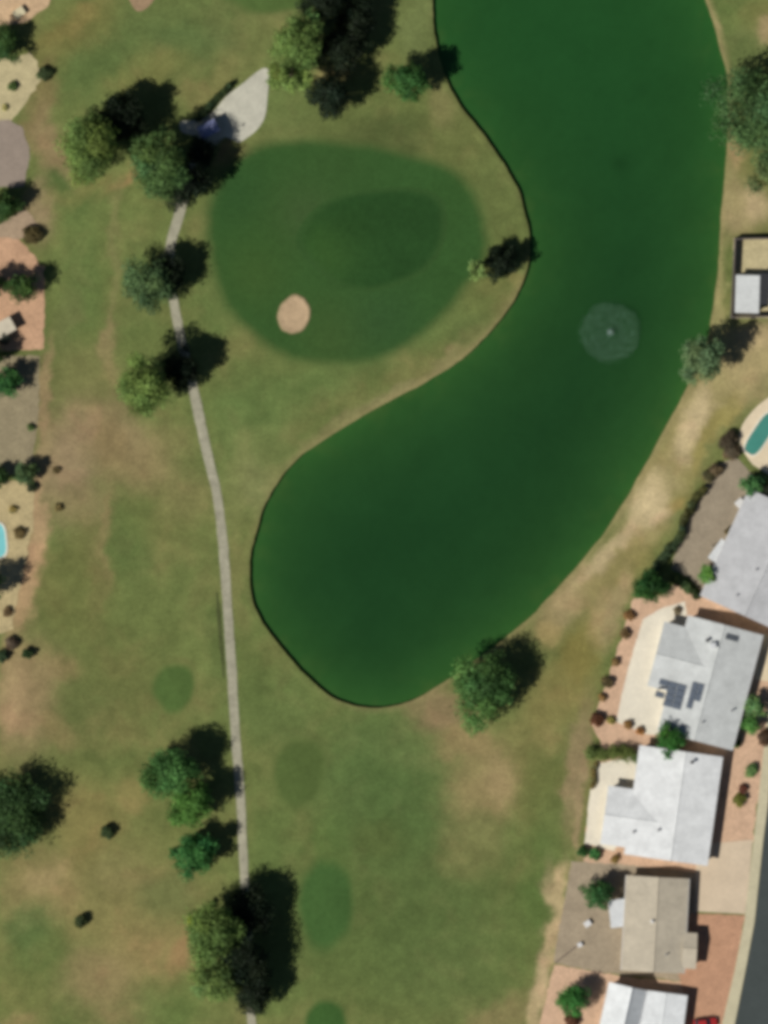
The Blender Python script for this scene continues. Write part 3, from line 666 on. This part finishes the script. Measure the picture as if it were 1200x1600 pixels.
GS = 'small dark bushes on the fairway'
shrub('upper of two small dark bushes on the dry fairway', 167, 1300, 12, 2.4, (58, 70, 42), GS)
shrub('lower of two small dark bushes on the dry fairway', 126, 1439, 12, 2.4, (62, 70, 40), GS)
shrub('tall clipped hedge along the edge of the concrete pad', 334, 160, 9, 1.9, (46, 60, 36), name='hedge', cat='hedge', ex=4.6, rot=-45, group='hedges')
for (a, b, r, h, c, lb) in [
 (20, 135, 9, 1.2, (74, 92, 50), 'little round bush alone on the beige gravel'),
 (8, 168, 6, .7, (130, 128, 80), 'pale low bush on the beige gravel'),
 (70, 116, 14, 1.5, (68, 82, 52), 'grey bush at the turf edge by the beige gravel'),
 (50, 368, 18, 2.2, (92, 84, 54), 'brown bush above the salmon gravel'),
 (6, 528, 12, 2.6, (50, 56, 48), 'dark bush by the pale corner of the salmon gravel'),
 (48, 668, 7, .9, (78, 98, 56), 'tiny green bush on the grey olive gravel'),
 (88, 735, 7, .8, (106, 94, 62), 'faint brown tuft on the worn turf'),
 (92, 793, 8, .8, (108, 98, 62), 'brown tuft below the worn turf'),
 (50, 762, 9, 1.4, (46, 58, 40), 'dark bush below the small grey green tree'),
 (20, 796, 8, .8, (128, 118, 72), 'straw coloured bush above the pool'),
 (30, 834, 11, 1.2, (104, 92, 60), 'brown bush right of the pool'),
 (12, 956, 9, 1.0, (106, 88, 62), 'rusty brown bush below the pool yard'),
 (18, 1005, 12, 1.8, (84, 72, 58), 'dark brown bush where the left yard ends'),
 (43, 1022, 10, 1.8, (46, 66, 38), 'dark green bush at the turf edge, beside a brown one'),
 (2, 1026, 12, 2.0, (58, 76, 52), 'green bush at the left edge beside a brown one'),
 (983, 962, 10, 1.2, (116, 90, 58), 'brown shrub, topmost in the row along the pink gravel'),
 (976, 990, 10, 1.3, (110, 92, 62), 'brown shrub, second from the top along the pink gravel'),
 (961, 1035, 8, 1.1, (112, 92, 60), 'small brown shrub midway along the pink gravel'),
 (949, 1066, 11, 1.4, (86, 78, 54), 'dark shrub on the lower half of the pink gravel row'),
 (941, 1090, 8, 1.0, (122, 98, 62), 'rusty shrub next to last along the pink gravel'),
 (933, 1124, 13, 1.7, (84, 56, 40), 'reddish dark shrub at the lower corner of the pink gravel'),
 (955, 1126, 8, .9, (116, 112, 62), 'olive shrub right of the reddish dark one'),
 (981, 1133, 9, 1.0, (132, 100, 58), 'rusty shrub below the cream patio'),
 (1000, 1142, 8, .9, (140, 100, 58), 'orange brown shrub near the patio corner'),
 (1058, 954, 8, 1.0, (120, 110, 86), 'grey shrub at the top corner of the solar roofed house'),
 (1195, 1152, 15, 1.8, (74, 58, 44), 'brown shrub at the right edge of the pink yard'),
 (1150, 1162, 9, 1.2, (58, 84, 40), 'green shrub at the lower corner of the solar roofed house'),
 (1174, 1204, 13, 1.2, (86, 112, 66), 'green shrub near the sidewalk'),
 (1155, 1249, 12, 1.7, (92, 94, 42), 'olive shrub beside the white roofed house'),
 (1160, 1232, 8, 1.2, (100, 62, 48), 'reddish shrub above an olive one by the white roof'),
 (910, 1331, 10, 1.8, (48, 82, 42), 'dark green shrub at the patio corner of the white roofed house'),
 (929, 1334, 11, 1.6, (58, 104, 58), 'bright green shrub right of a dark one'),
 (961, 1342, 8, 1.0, (110, 96, 56), 'brown shrub below the white roof'),
 (893, 1597, 14, 1.8, (84, 58, 44), 'reddish brown shrub under the round tree at the bottom'),
 (1118, 735, 13, 1.8, (92, 82, 62), 'brown shrub at the top of the grey gravel yard'),
 (1107, 744, 13, 1.6, (84, 80, 54), 'olive brown shrub where the grey yard meets the dirt'),
 (1138, 688, 17, 2.2, (74, 66, 52), 'dark brown shrub left of the pool deck'),
 (1142, 708, 16, 1.6, (94, 84, 66), 'grey brown shrub below the dark one by the pool deck'),
 (1196, 770, 14, 2.4, (50, 56, 44), 'dark shrub at the right edge above the grey roof'),
 (1140, 832, 9, 1.2, (98, 88, 54), 'olive shrub above the white awning'),
]:
    shrub(lb, a, b, r, h, c)
HG = 'hedges'
shrub('brown and green hedge along the upper side of the grey yard', 1082, 790, 11, 1.9, (70, 74, 44), HG, name='hedge', cat='hedge', ex=3.2, rot=-58)
shrub('dark green hedge along the lower side of the grey yard', 1046, 858, 12, 2.0, (58, 72, 48), HG, name='hedge', cat='hedge', ex=3.8, rot=-55)
shrub('short hedge between the grey yard and the solar roofed house', 1072, 916, 12, 1.8, (60, 76, 44), HG, name='hedge', cat='hedge', ex=2.2, rot=38)
shrub('square clipped green hedge above the cream patio', 960, 1180, 22, 2.4, (88, 104, 56), HG, name='hedge', cat='hedge', ex=1.95, rot=6)
shrub('low brown hedge down the side of the cream patio', 928, 1212, 7, .9, (104, 96, 60), HG, name='hedge', cat='hedge', ex=3.0, rot=98)
shrub('dark creeping hedge along the street side of the solar roofed house', 1150, 1140, 8, 1.2, (60, 86, 42), HG, name='hedge', cat='hedge', ex=4.0, rot=-72)

# ------------------------------------------------------------------ houses
def gable_geo(bm, a, b, wl, wr, ze, zr, th=0.18):
    """roof shell on ridge a-b (world xy), wl / wr half spans to each side"""
    a = np.array(a); b = np.array(b); t = (b-a)/np.linalg.norm(b-a); nl = np.array([-t[1], t[0]])
    prof = [(wl, ze), (0, zr), (-wr, ze), (-wr, ze-th), (0, zr-th), (wl, ze-th)]
    va = [bm.verts.new((*(a+nl*u), z)) for u, z in prof]; vb = [bm.verts.new((*(b+nl*u), z)) for u, z in prof]
    for i in range(6):
        j = (i+1) % 6; bm.faces.new((va[i], va[j], vb[j], vb[i]))
    bm.faces.new((va[0], va[5], va[4], va[1])); bm.faces.new((va[1], va[4], va[3], va[2]))
    bm.faces.new((vb[0], vb[1], vb[4], vb[5])); bm.faces.new((vb[1], vb[2], vb[3], vb[4]))
def wall_geo(bm, a, b, wl, wr, ze, zr, inset=0.5, th=0.2):
    a = np.array(a, float); b = np.array(b, float); t = (b-a)/np.linalg.norm(b-a); nl = np.array([-t[1], t[0]])
    a = a+t*inset; b = b-t*inset
    sl = (zr-ze)/wl; sr = (zr-ze)/wr
    prof = [(wl-inset, -0.1), (wl-inset, ze-th+sl*inset), (0, zr-th-0.01), (-(wr-inset), ze-th+sr*inset), (-(wr-inset), -0.1)]
    va = [bm.verts.new((*(a+nl*u), z)) for u, z in prof]; vb = [bm.verts.new((*(b+nl*u), z)) for u, z in prof]
    for i in range(5):
        j = (i+1) % 5; bm.faces.new((va[i], va[j], vb[j], vb[i]))
    bm.faces.new(va[::-1]); bm.faces.new(vb)
def opening(parent, kind, c, along, outn, w, h, z0, mt):
    """a window or door standing 4 cm proud of a wall at world point c"""
    rz = math.atan2(along[1], along[0])
    bm = bmesh.new(); cx, cy = c[0]+outn[0]*0.02, c[1]+outn[1]*0.02
    zc = z0+h/2
    if kind == 'window':
        for (du, dz, sw, sh) in ((0, h/2, w+.1, .1), (0, -h/2, w+.1, .1), (-w/2, 0, .1, h-.1), (w/2, 0, .1, h-.1), (0, 0, .06, h-.1)):
            rbox(bm, (cx+along[0]*du, cy+along[1]*du, zc+dz), (sw, .1, sh), rz)
        o = bm_obj('window', bm, mt, parent)
        bm = bmesh.new(); rbox(bm, (cx, cy, zc), (w-.06, .04, h-.06), rz); bm_obj('pane', bm, glass_mat(), o)
    else:
        rbox(bm, (cx, cy, zc), (w, .1, h), rz, .01); o = bm_obj('door', bm, mt, parent)
        bm = bmesh.new(); rbox(bm, (cx+along[0]*w*.4+outn[0]*.08, cy+along[1]*w*.4+outn[1]*.08, 1.0), (.12, .06, .04), rz); bm_obj('handle', bm, METAL, o)
def house(label, prisms, roof_rgb, wall_mat, zs=None, group='houses along the street', rough=0.8):
    """prisms: list of (ridge_a_px, ridge_b_px, wl_px, wr_px, ze, zr)"""
    c = np.mean([P(*p[0]) for p in prisms]+[P(*p[1]) for p in prisms], axis=0)
    e = empty('house', c[0], c[1]); tag(e, label, 'house', group)
    roofm = mat('coated_roof', alb(roof_rgb), rough=rough, grain=0.15, gscale=1.6, fine=0.1, fscale=9, spec=0.15)
    bw = bmesh.new(); br = bmesh.new(); bc = bmesh.new()
    for (a, b, wl, wr, ze, zr) in prisms:
        A = np.array(P(*a))-c; B = np.array(P(*b))-c
        gable_geo(br, A, B, wl*S, wr*S, ze, zr); wall_geo(bw, A, B, wl*S, wr*S, ze, zr)
        tube(bc, (*A, zr+0.0), (*B, zr+0.0), .11, .11, 6)
    bm_obj('wall', bw, wall_mat, e)
    roof = bm_obj('roof', br, roofm, e)
    bm_obj('ridge_cap', bc, roofm, roof)
    a, b, wl, wr, ze, zr = prisms[0]
    A = np.array(P(*a))-c; B = np.array(P(*b))-c; t = (B-A)/np.linalg.norm(B-A); nl = np.array([-t[1], t[0]]); Ln = np.linalg.norm(B-A)
    for sgn, w in ((1, wl*S-.5), (-1, wr*S-.5)):
        for q, k in ((.22, 'window'), (.5, 'door'), (.78, 'window')):
            p = A+t*Ln*q+nl*sgn*w
            opening(e, k, p, t, nl*sgn, 1.6 if k == 'window' else 1.0, 1.2 if k == 'window' else 2.05, 0.95 if k == 'window' else 0.0, TRIM)
        # gutter under the eave
        bm = bmesh.new(); pa = A+nl*sgn*(w+.5+.07); pb = B+nl*sgn*(w+.5+.07)
        tube(bm, (*pa, ze-.08), (*pb, ze-.08), .07, .07, 6); bm_obj('gutter', bm, TRIM, e)
    return e, roof, c
def roof_z(prisms, px, py):
    """height of the roof surface over a pixel"""
    z = 0
    for (a, b, wl, wr, ze, zr) in prisms:
        A = np.array(P(*a)); B = np.array(P(*b)); t = (B-A)/np.linalg.norm(B-A); nl = np.array([-t[1], t[0]])
        d = np.array(P(px, py))-A; u = d@nl; s = d@t
        if -0.01 <= s <= np.linalg.norm(B-A)+.01:
            w = wl*S if u > 0 else wr*S
            if abs(u) <= w: z = max(z, zr-(zr-ze)*abs(u)/w)
    return z
def pipe_vent(roof, c, prisms, px, py, r=.12, h=.5, m=None):
    x, y = P(px, py); z = roof_z(prisms, px, py)
    bm = bmesh.new(); cyl(bm, (x-c[0], y-c[1], z-.1), r, r, h+.1, 10); cyl(bm, (x-c[0], y-c[1], z+h), r*1.7, r*.6, .14, 10)
    bm_obj('roof_vent', bm, m or METAL, roof)
def ac_unit(roof, c, prisms, px, py, s=1.1, h=.95, rz=0.2):
    x, y = P(px, py); z = roof_z(prisms, px, py)
    bm = bmesh.new(); rbox(bm, (x-c[0], y-c[1], z+h/2-.1), (s, s*.9, h), rz, .04)
    cyl(bm, (x-c[0], y-c[1], z+h-.1), s*.36, s*.36, .06, 14)
    bm_obj('air_conditioner', bm, mat('ac_white', (0.66, 0.67, 0.66), grain=.05), roof)
def panel(parent, c, prisms, px, py, w, l, rz, m, name='solar_panel', lift=.14):
    """a module lying in the plane of the roof"""
    x, y = P(px, py); e = 0.3/S
    z0 = roof_z(prisms, px, py); zx = (roof_z(prisms, px+e, py)-roof_z(prisms, px-e, py))/(.6); zy = (roof_z(prisms, px, py-e)-roof_z(prisms, px, py+e))/(.6)
    n = Vector((-zx, -zy, 1)).normalized()
    ax = Vector((math.cos(rz), math.sin(rz), 0)); ax = (ax-n*ax.dot(n)).normalized(); ay = n.cross(ax)
    M = Matrix((ax, ay, n)).transposed().to_4x4(); M.translation = Vector((x-c[0], y-c[1], z0+lift))
    bm = bmesh.new(); rbox(bm, (0, 0, 0), (w, l, .05)); bmesh.ops.transform(bm, matrix=M, verts=bm.verts)
    o = bm_obj(name, bm, m, parent)
    return o, M

# house A: long grey roof
prA = [((1238,795), (1162,962), 75, 75, 2.6, 3.7)]
eA, rA, cA = house('house with a long grey roof cut by the right edge', prA, (178, 178, 177), STUCCO)
pipe_vent(rA, cA, prA, 1180, 890); pipe_vent(rA, cA, prA, 1150, 930)
# house B: solar panels
tB = np.array([-48, 180])/186.3; nB = np.array([-.966, -.257])
E0 = np.array([1191, 992.]); E1 = np.array([1143, 1172.])
r0 = E0+nB*62; r1 = E1+nB*62
wm = r0*0.62+r1*0.38
prB = [(tuple(r0), tuple(r1), 62, 58, 2.7, 3.95), (tuple(wm+nB*92), tuple(wm), 52, 52, 2.7, 3.6)]
eB, rB, cB_ = house('house with solar panels on its pale grey roof', prB, (186, 188, 184), STUCCO_W)
ac_unit(rB, cB_, prB, 1113, 1008, 1.2); pipe_vent(rB, cB_, prB, 1104, 1000, .22, .8, DARKMETAL)
pipe_vent(rB, cB_, prB, 1142, 1110, .14, .8); pipe_vent(rB, cB_, prB, 1096, 1128)
SOL = mat('solar_glass', alb((86, 94, 104)), rough=0.5, grain=0.06, fine=0.06, spec=0.2)
rzB = math.atan2(-(nB[1]), nB[0])+math.pi
for i in range(3):
    for j in range(4):
        if j == 3 and i == 0: continue
        p = np.array([1036., 1066.]) - nB*(i*14.5) + tB*(j*10.0)
        o, M = panel(eB, cB_, prB, p[0], p[1], 1.64, 1.1, rzB, SOL)
for i in range(2):
    for j in range(3):
        if j == 2 and i == 1: continue
        p = np.array([1084., 1072.]) - nB*(i*9.6) + tB*(j*14.2)
        panel(eB, cB_, prB, p[0], p[1], 1.06, 1.62, rzB, SOL)
panel(eB, cB_, prB, 1142, 996, 2.4, 1.0, rzB, mat('skylight_dark', (0.10, 0.11, 0.12), rough=.4), 'skylight', .2)
# house C: big white roof
E0 = np.array([1128, 1182.]); E1 = np.array([1104, 1352.]); tC = (E1-E0)/np.linalg.norm(E1-E0); nC = np.array([-tC[1], tC[0]])
r0 = E0+nC*58; r1 = E1+nC*58; wm = r0*0.33+r1*0.67
prC = [(tuple(r0), tuple(r1), 58, 72, 2.7, 3.7), (tuple(wm+nC*112), tuple(wm), 46, 46, 2.6, 3.3)]
eC, rC, cC = house('house with the broad near white roof', prC, (209, 210, 207), STUCCO)
pipe_vent(rC, cC, prC, 1028, 1296, .16, .5); pipe_vent(rC, cC, prC, 989, 1299, .16, .5); pipe_vent(rC, cC, prC, 1080, 1190, .2, .9, DARKMETAL)
# house D: tan gable
E0 = np.array([1076, 1372.]); E1 = np.array([1068, 1520.]); tD = (E1-E0)/np.linalg.norm(E1-E0); nD = np.array([-tD[1], tD[0]])
r0 = E0+nD*48; r1 = E1+nD*48
prD = [(tuple(r0), tuple(r1), 48, 50, 2.6, 3.75), ((1066., 1480.), (1088., 1481.), 24, 32, 2.6, 3.2)]
eD, rD, cD = house('house with the tan gable roof and white patio cover', prD, (176, 166, 146), STUCCO)
pipe_vent(rD, cD, prD, 1018, 1438, .2, .5, TRIM); pipe_vent(rD, cD, prD, 1040, 1490)
bm = bmesh.new(); x, y = P(965, 1426)
rbox(bm, (x-cD[0], y-cD[1], 2.35), (3.2, 5.2, .1), .12, .02)
pc = bm_obj('patio_cover', bm, mat('awning_white', (0.68, 0.69, 0.67), grain=.05), eD)
for dx, dy in ((-1.4, -2.4), (-1.4, 2.4)):
    bm = bmesh.new(); rbox(bm, (x-cD[0]+dx, y-cD[1]+dy, 1.14), (.12, .12, 2.3)); bm_obj('post', bm, TRIM, pc)
# house E: white gable and lower grey roof
prE = [((987,1541), (947,1720), 23, 36, 2.7, 4.8), ((1040,1550), (1018,1720), 34, 44, 2.5, 2.8)]
eE, rE, cE = house('house with a steep white gable beside a flat grey roof', prE, (208, 210, 208), STUCCO_W)
# white awning of house A
bm = bmesh.new(); x, y = P(1124, 862)
rbox(bm, (x-cA[0], y-cA[1], 2.3), (2.4, 4.4, .1), math.radians(-36), .02)
pc = bm_obj('patio_cover', bm, mat('awning_white', (0.68, 0.69, 0.67), grain=.05), eA)
for dx, dy in ((-1.9, 1.1), (-.1, -1.9)):
    bm = bmesh.new(); rbox(bm, (x-cA[0]+dx*.8, y-cA[1]+dy*.8, 1.1), (.12, .12, 2.3)); bm_obj('post', bm, TRIM, pc)

# shed with a white roof in the walled yard, upper right
sh = empty('shed', *P(1167, 460)); tag(sh, 'small shed with a flat white roof inside the walled yard', 'shed')
bm = bmesh.new(); rbox(bm, (0, 0, 1.05), (4.0, 6.6, 2.3), -.03); bm_obj('wall', bm, STUCCO_W, sh)
bm = bmesh.new(); rbox(bm, (0, 0, 2.28), (4.5, 7.1, .16), -.03, .03); bm_obj('roof', bm, mat('shed_roof', alb((196, 198, 194)), grain=.08), sh)
bm = bmesh.new(); rbox(bm, (2.02, -1, 1.0), (.08, .95, 2.0), -.03); dr = bm_obj('door', bm, TRIM, sh)
# block wall of that yard
BW = mat('brown_block', (0.13, 0.11, 0.10), grain=.2, fine=.2)
bwall = empty('block_wall', *P(1144, 440)); tag(bwall, 'brown block wall enclosing the yard with the shed', 'wall')
def wall_run(parent, pts, h, th, m, origin):
    ox, oy = P(*origin)
    for (a, b) in zip(pts[:-1], pts[1:]):
        A = np.array(P(*a)); B = np.array(P(*b)); L = np.linalg.norm(B-A); ang = math.atan2(B[1]-A[1], B[0]-A[0])
        cx, cy = (A+B)/2-np.array([ox, oy])
        bm = bmesh.new(); rbox(bm, (cx, cy, h/2-.05), (L-.22, th, h+.1), ang); seg = bm_obj('wall_panel', bm, m, parent)
        bm = bmesh.new(); rbox(bm, (cx, cy, h+.04), (L-.22, th+.08, .07), ang); bm_obj('coping', bm, m, seg)
    for p in pts:
        A = np.array(P(*p))-np.array([ox, oy]); bm = bmesh.new(); rbox(bm, (A[0], A[1], h/2), (.3, .3, h+.2)); bm_obj('pillar', bm, m, parent)
wall_run(bwall, [(1240,374),(1192,373),(1148,374),(1145,436),(1142,496),(1190,495),(1240,494)], 1.75, .2, BW, (1144,440))
# dark lean-to frame beside the shed
lt = empty('pergola', *P(1194, 452)); tag(lt, 'dark slatted pergola beside the white shed', 'pergola')
bm = bmesh.new()
for dx in (-.9, .9):
    for dy in (-2.6, 2.6): rbox(bm, (dx, dy, 1.1), (.12, .12, 2.2))
bm_obj('post', bm, DARKMETAL, lt)
for k in range(14):
    bm = bmesh.new(); rbox(bm, (0, -2.7+k*.415, 2.25), (2.3, .24, .06)); bm_obj('slat', bm, DARKMETAL, lt)

# blue roofed shelter on the pad
st = empty('shelter', *P(326, 203), 0, math.radians(28)); tag(st, 'small open shelter with a blue hipped roof at the pad', 'shelter')
bm = bmesh.new()
vsr = [(-1.9, -1.25, 2.5), (1.9, -1.25, 2.5), (1.9, 1.25, 2.5), (-1.9, 1.25, 2.5), (-.8, 0, 3.2), (.8, 0, 3.2)]
vb = [bm.verts.new(v) for v in vsr]; lo = [bm.verts.new((x, y, z-.12)) for x, y, z in vsr[:4]]
for f in ((0, 1, 5, 4), (1, 2, 5), (2, 3, 4, 5), (3, 0, 4)): bm.faces.new([vb[i] for i in f])
for i in range(4): bm.faces.new((vb[i], lo[i], lo[(i+1) % 4], vb[(i+1) % 4]))
bm.faces.new(lo[::-1])
bm_obj('roof', bm, mat('blue_roof', (0.26, 0.28, 0.46), rough=.5, grain=.1), st)
for dx in (-1.6, 1.6):
    for dy in (-1, 1):
        bm = bmesh.new(); rbox(bm, (dx, dy, 1.2), (.14, .14, 2.5)); bm_obj('post', bm, TRIM, st)
bm = bmesh.new(); rbox(bm, (0, .5, .45), (1.8, .4, .06)); rbox(bm, (-.7, .5, .22), (.08, .35, .44)); rbox(bm, (.7, .5, .22), (.08, .35, .44)); bm_obj('bench', bm, TRIM, st)

# ------------------------------------------------------------------ swimming pools
def pool(label, px, py, lx, ly, rz, rgb, deck):
    x, y = P(px, py); e = empty('swimming_pool', x, y, 0, rz); tag(e, label, 'pool')
    n = 40; loop = []
    for i in range(n):
        a = i/n*2*math.pi; ca, sa = math.cos(a), math.sin(a)
        loop.append((lx/2*abs(ca)**.55*np.sign(ca), ly/2*abs(sa)**.55*np.sign(sa)))
    loop = np.array(loop)
    def ring(k, z): return [(u*(1+k/abs(lx/2)), v*(1+k/abs(ly/2)), z) for u, v in loop]
    rings = [ring(.35, .0), ring(.35, .17), ring(0, .17), ring(0, .02)]
    vs = [v for r in rings for v in r]; fs = [(k*n+i, k*n+(i+1) % n, (k+1)*n+(i+1) % n, (k+1)*n+i) for k in range(3) for i in range(n)]
    mesh_obj('coping', vs, fs, deck, e)
    mesh_obj('water', ring(0.0, .09), [tuple(range(n))], mat('pool_water', alb(rgb), rough=.1, grain=.08, fine=.05, spec=.4, bump=.05), e)
pool('teal swimming pool on the cream deck at the right edge', 1189, 678, 8.6, 3.0, math.radians(57), (70, 132, 118), CREAM)
pool('pale blue pool cut by the left edge', -12, 845, 5.0, 6.5, 0.1, (120, 190, 190), CREAM)

# pale boulder and slab things in the yards
def slab(name, label, cat, px, py, sx, sy, h, rz, m):
    bm = bmesh.new(); rbox(bm, (0, 0, h/2), (sx, sy, h), 0, min(.04, h/3))
    o = bm_obj(name, bm, m); x, y = P(px, py); o.location = (x, y, .0); o.rotation_euler = (0, 0, rz)
    return tag(o, label, cat)
slab('table', 'white table on the tan gravel yard, upper one', 'table', 918, 1443, 1.3, 1.1, .7, .6, TRIM)
slab('storage_box', 'pale storage box on the tan gravel yard, lower one', 'box', 906, 1476, .9, .8, .6, .4, TRIM)
slab('storage_box', 'white storage box above the long grey roof', 'box', 1156, 786, 1.6, 1.4, .8, .7, TRIM)
slab('garden_edging', 'dark diagonal timber edging in the tan gravel yard', 'edging', 886, 1490, 5.6, .22, .25, math.radians(38), mat('edging', (.14, .11, .09)))

# pale stepped shed roofs cut by the left edge
sl = empty('shed', *P(8, 512)); tag(sl, 'pale lean-to shed at the left edge by the salmon gravel', 'shed')
bm = bmesh.new(); rbox(bm, (0, 0, 1.0), (3.2, 2.4, 2.0), .5); bm_obj('wall', bm, STUCCO_W, sl)
bm = bmesh.new(); rbox(bm, (0, 0, 2.08), (3.6, 2.8, .14), .5, .02); bm_obj('roof', bm, mat('shed_roof_cream', alb((190, 180, 158)), grain=.1), sl)
slab('storage_box', 'pale storage box by the dark tree in the upper left', 'box', 30, 20, 2.2, 1.6, .9, .6, mat('box_cream', alb((192, 182, 148))))

# ------------------------------------------------------------------ fountain
fx, fy = P(953, 519)
ft = empty('fountain', fx, fy, WATER_Z); tag(ft, 'round floating fountain spraying in the middle of the pond', 'fountain')
bm = bmesh.new(); bmesh.ops.create_cone(bm, cap_ends=True, segments=24, radius1=.5, radius2=.42, depth=.24, matrix=Matrix.Translation((0, 0, .05)))
bm_obj('float', bm, DARKMETAL, ft)
bm = bmesh.new(); cyl(bm, (0, 0, .15), .12, .08, .4, 12); bm_obj('nozzle', bm, METAL, ft)
N = 6600
az = RNG.random(N)*2*math.pi; reach = 5.5+RNG.normal(0, .28, N)-.35*np.cos(az*5)*.4
s = RNG.random(N)**0.45
rad = reach*s; zz = .5+4*2.0*s*(1-s)*(reach/5.6)
spread = .05+.16*s
V0 = np.stack([rad*np.cos(az)+RNG.normal(0, 1, N)*spread, rad*np.sin(az)+RNG.normal(0, 1, N)*spread, zz+RNG.normal(0, 1, N)*spread*.6], 1)
near = 420
V0[:near] = np.stack([RNG.normal(0, .32, near), RNG.normal(0, .32, near), .4+RNG.random(near)*1.6], 1)
sz = .016+.018*RNG.random(N); sz[:near] *= 1.2
octv = np.array([(1, 0, 0), (-1, 0, 0), (0, 1, 0), (0, -1, 0), (0, 0, 1), (0, 0, -1)], float)
octf = np.array([(0, 2, 4), (2, 1, 4), (1, 3, 4), (3, 0, 4), (2, 0, 5), (1, 2, 5), (3, 1, 5), (0, 3, 5)])
V = (V0[:, None, :]+octv[None]*sz[:, None, None]).reshape(-1, 3)
V[:, 2] = np.maximum(V[:, 2], .01)
F = (octf[None]+np.arange(N)[:, None, None]*6).reshape(-1, 3)
me = fast_mesh('spray', V, F); me.materials.append(mat('spray_white', (.42, .6, .5), rough=.3, grain=.02, fine=.02))
o = bpy.data.objects.new('spray', me); col.objects.link(o); o.parent = ft; o['kind'] = 'stuff'

# ------------------------------------------------------------------ red car, nose to the street
cr = empty('parked_car', *P(1102, 1598), 0.03, math.radians(6)); tag(cr, 'red parked car cut by the bottom edge', 'car')
CARP = mat('car_red', (.42, .03, .03), rough=.25, grain=.02, fine=.02, spec=.5)
def loft(sections, m, name, parent):
    """sections: (x, half width bottom, half width top, z bottom, z top)"""
    bm = bmesh.new(); rows = []
    for x, wb, wt, z0, z1 in sections:
        pr = [(-wb*.96, z0), (-wb, z0+(z1-z0)*.45), (-wt, z1-.06), (-wt*.9, z1), (wt*.9, z1), (wt, z1-.06), (wb, z0+(z1-z0)*.45), (wb*.96, z0)]
        rows.append([bm.verts.new((x, y, z)) for y, z in pr])
    for a, b in zip(rows[:-1], rows[1:]):
        for i in range(8): bm.faces.new((a[i], a[(i+1) % 8], b[(i+1) % 8], b[i]))
    bm.faces.new(rows[0]); bm.faces.new(rows[-1][::-1])
    return bm_obj(name, bm, m, parent, smooth=False)
loft([(-2.2, .78, .7, .32, .8), (-2.1, .86, .8, .25, .92), (-1.2, .9, .84, .24, .96), (0, .9, .84, .24, .94), (1.0, .9, .82, .24, .9), (1.9, .86, .76, .25, .78), (2.2, .74, .62, .32, .66)], CARP, 'body', cr)
loft([(-1.9, .76, .70, .93, .96), (-1.3, .76, .60, .94, 1.40), (.1, .76, .60, .94, 1.42), (.95, .76, .68, .9, .94)], glass_mat(), 'window', cr)
bm = bmesh.new(); rbox(bm, (-.6, 0, 1.425), (1.5, 1.12, .05), 0, .02); bm_obj('roof', bm, CARP, cr)
for x in (-1.35, 1.35):
    for sg in (-1, 1):
        bm = bmesh.new(); M = Matrix.Translation((x, sg*.8, .32)) @ Matrix.Rotation(math.pi/2, 4, 'X'); cyl(bm, None or (0, 0, 0), .32, .32, .2, 18, M); w = bm_obj('wheel', bm, mat('tyre', (.02, .02, .02)), cr)
        bm = bmesh.new(); M = Matrix.Translation((x, sg*.87, .32)) @ Matrix.Rotation(math.pi/2, 4, 'X'); cyl(bm, (0, 0, 0), .2, .2, .09, 14, M); bm_obj('rim', bm, METAL, w)
for sg in (-1, 1):
    bm = bmesh.new(); rbox(bm, (2.14, sg*.55, .6), (.1, .3, .12), 0, .02); bm_obj('headlight', bm, TRIM, cr)
    bm = bmesh.new(); rbox(bm, (-2.17, sg*.6, .74), (.08, .26, .12), 0, .02); bm_obj('tail_light', bm, mat('lamp_red', (.4, .02, .02), rough=.3), cr)
    bm = bmesh.new(); rbox(bm, (.62, sg*.95, 1.0), (.12, .18, .12), 0, .03); bm_obj('mirror', bm, CARP, cr)
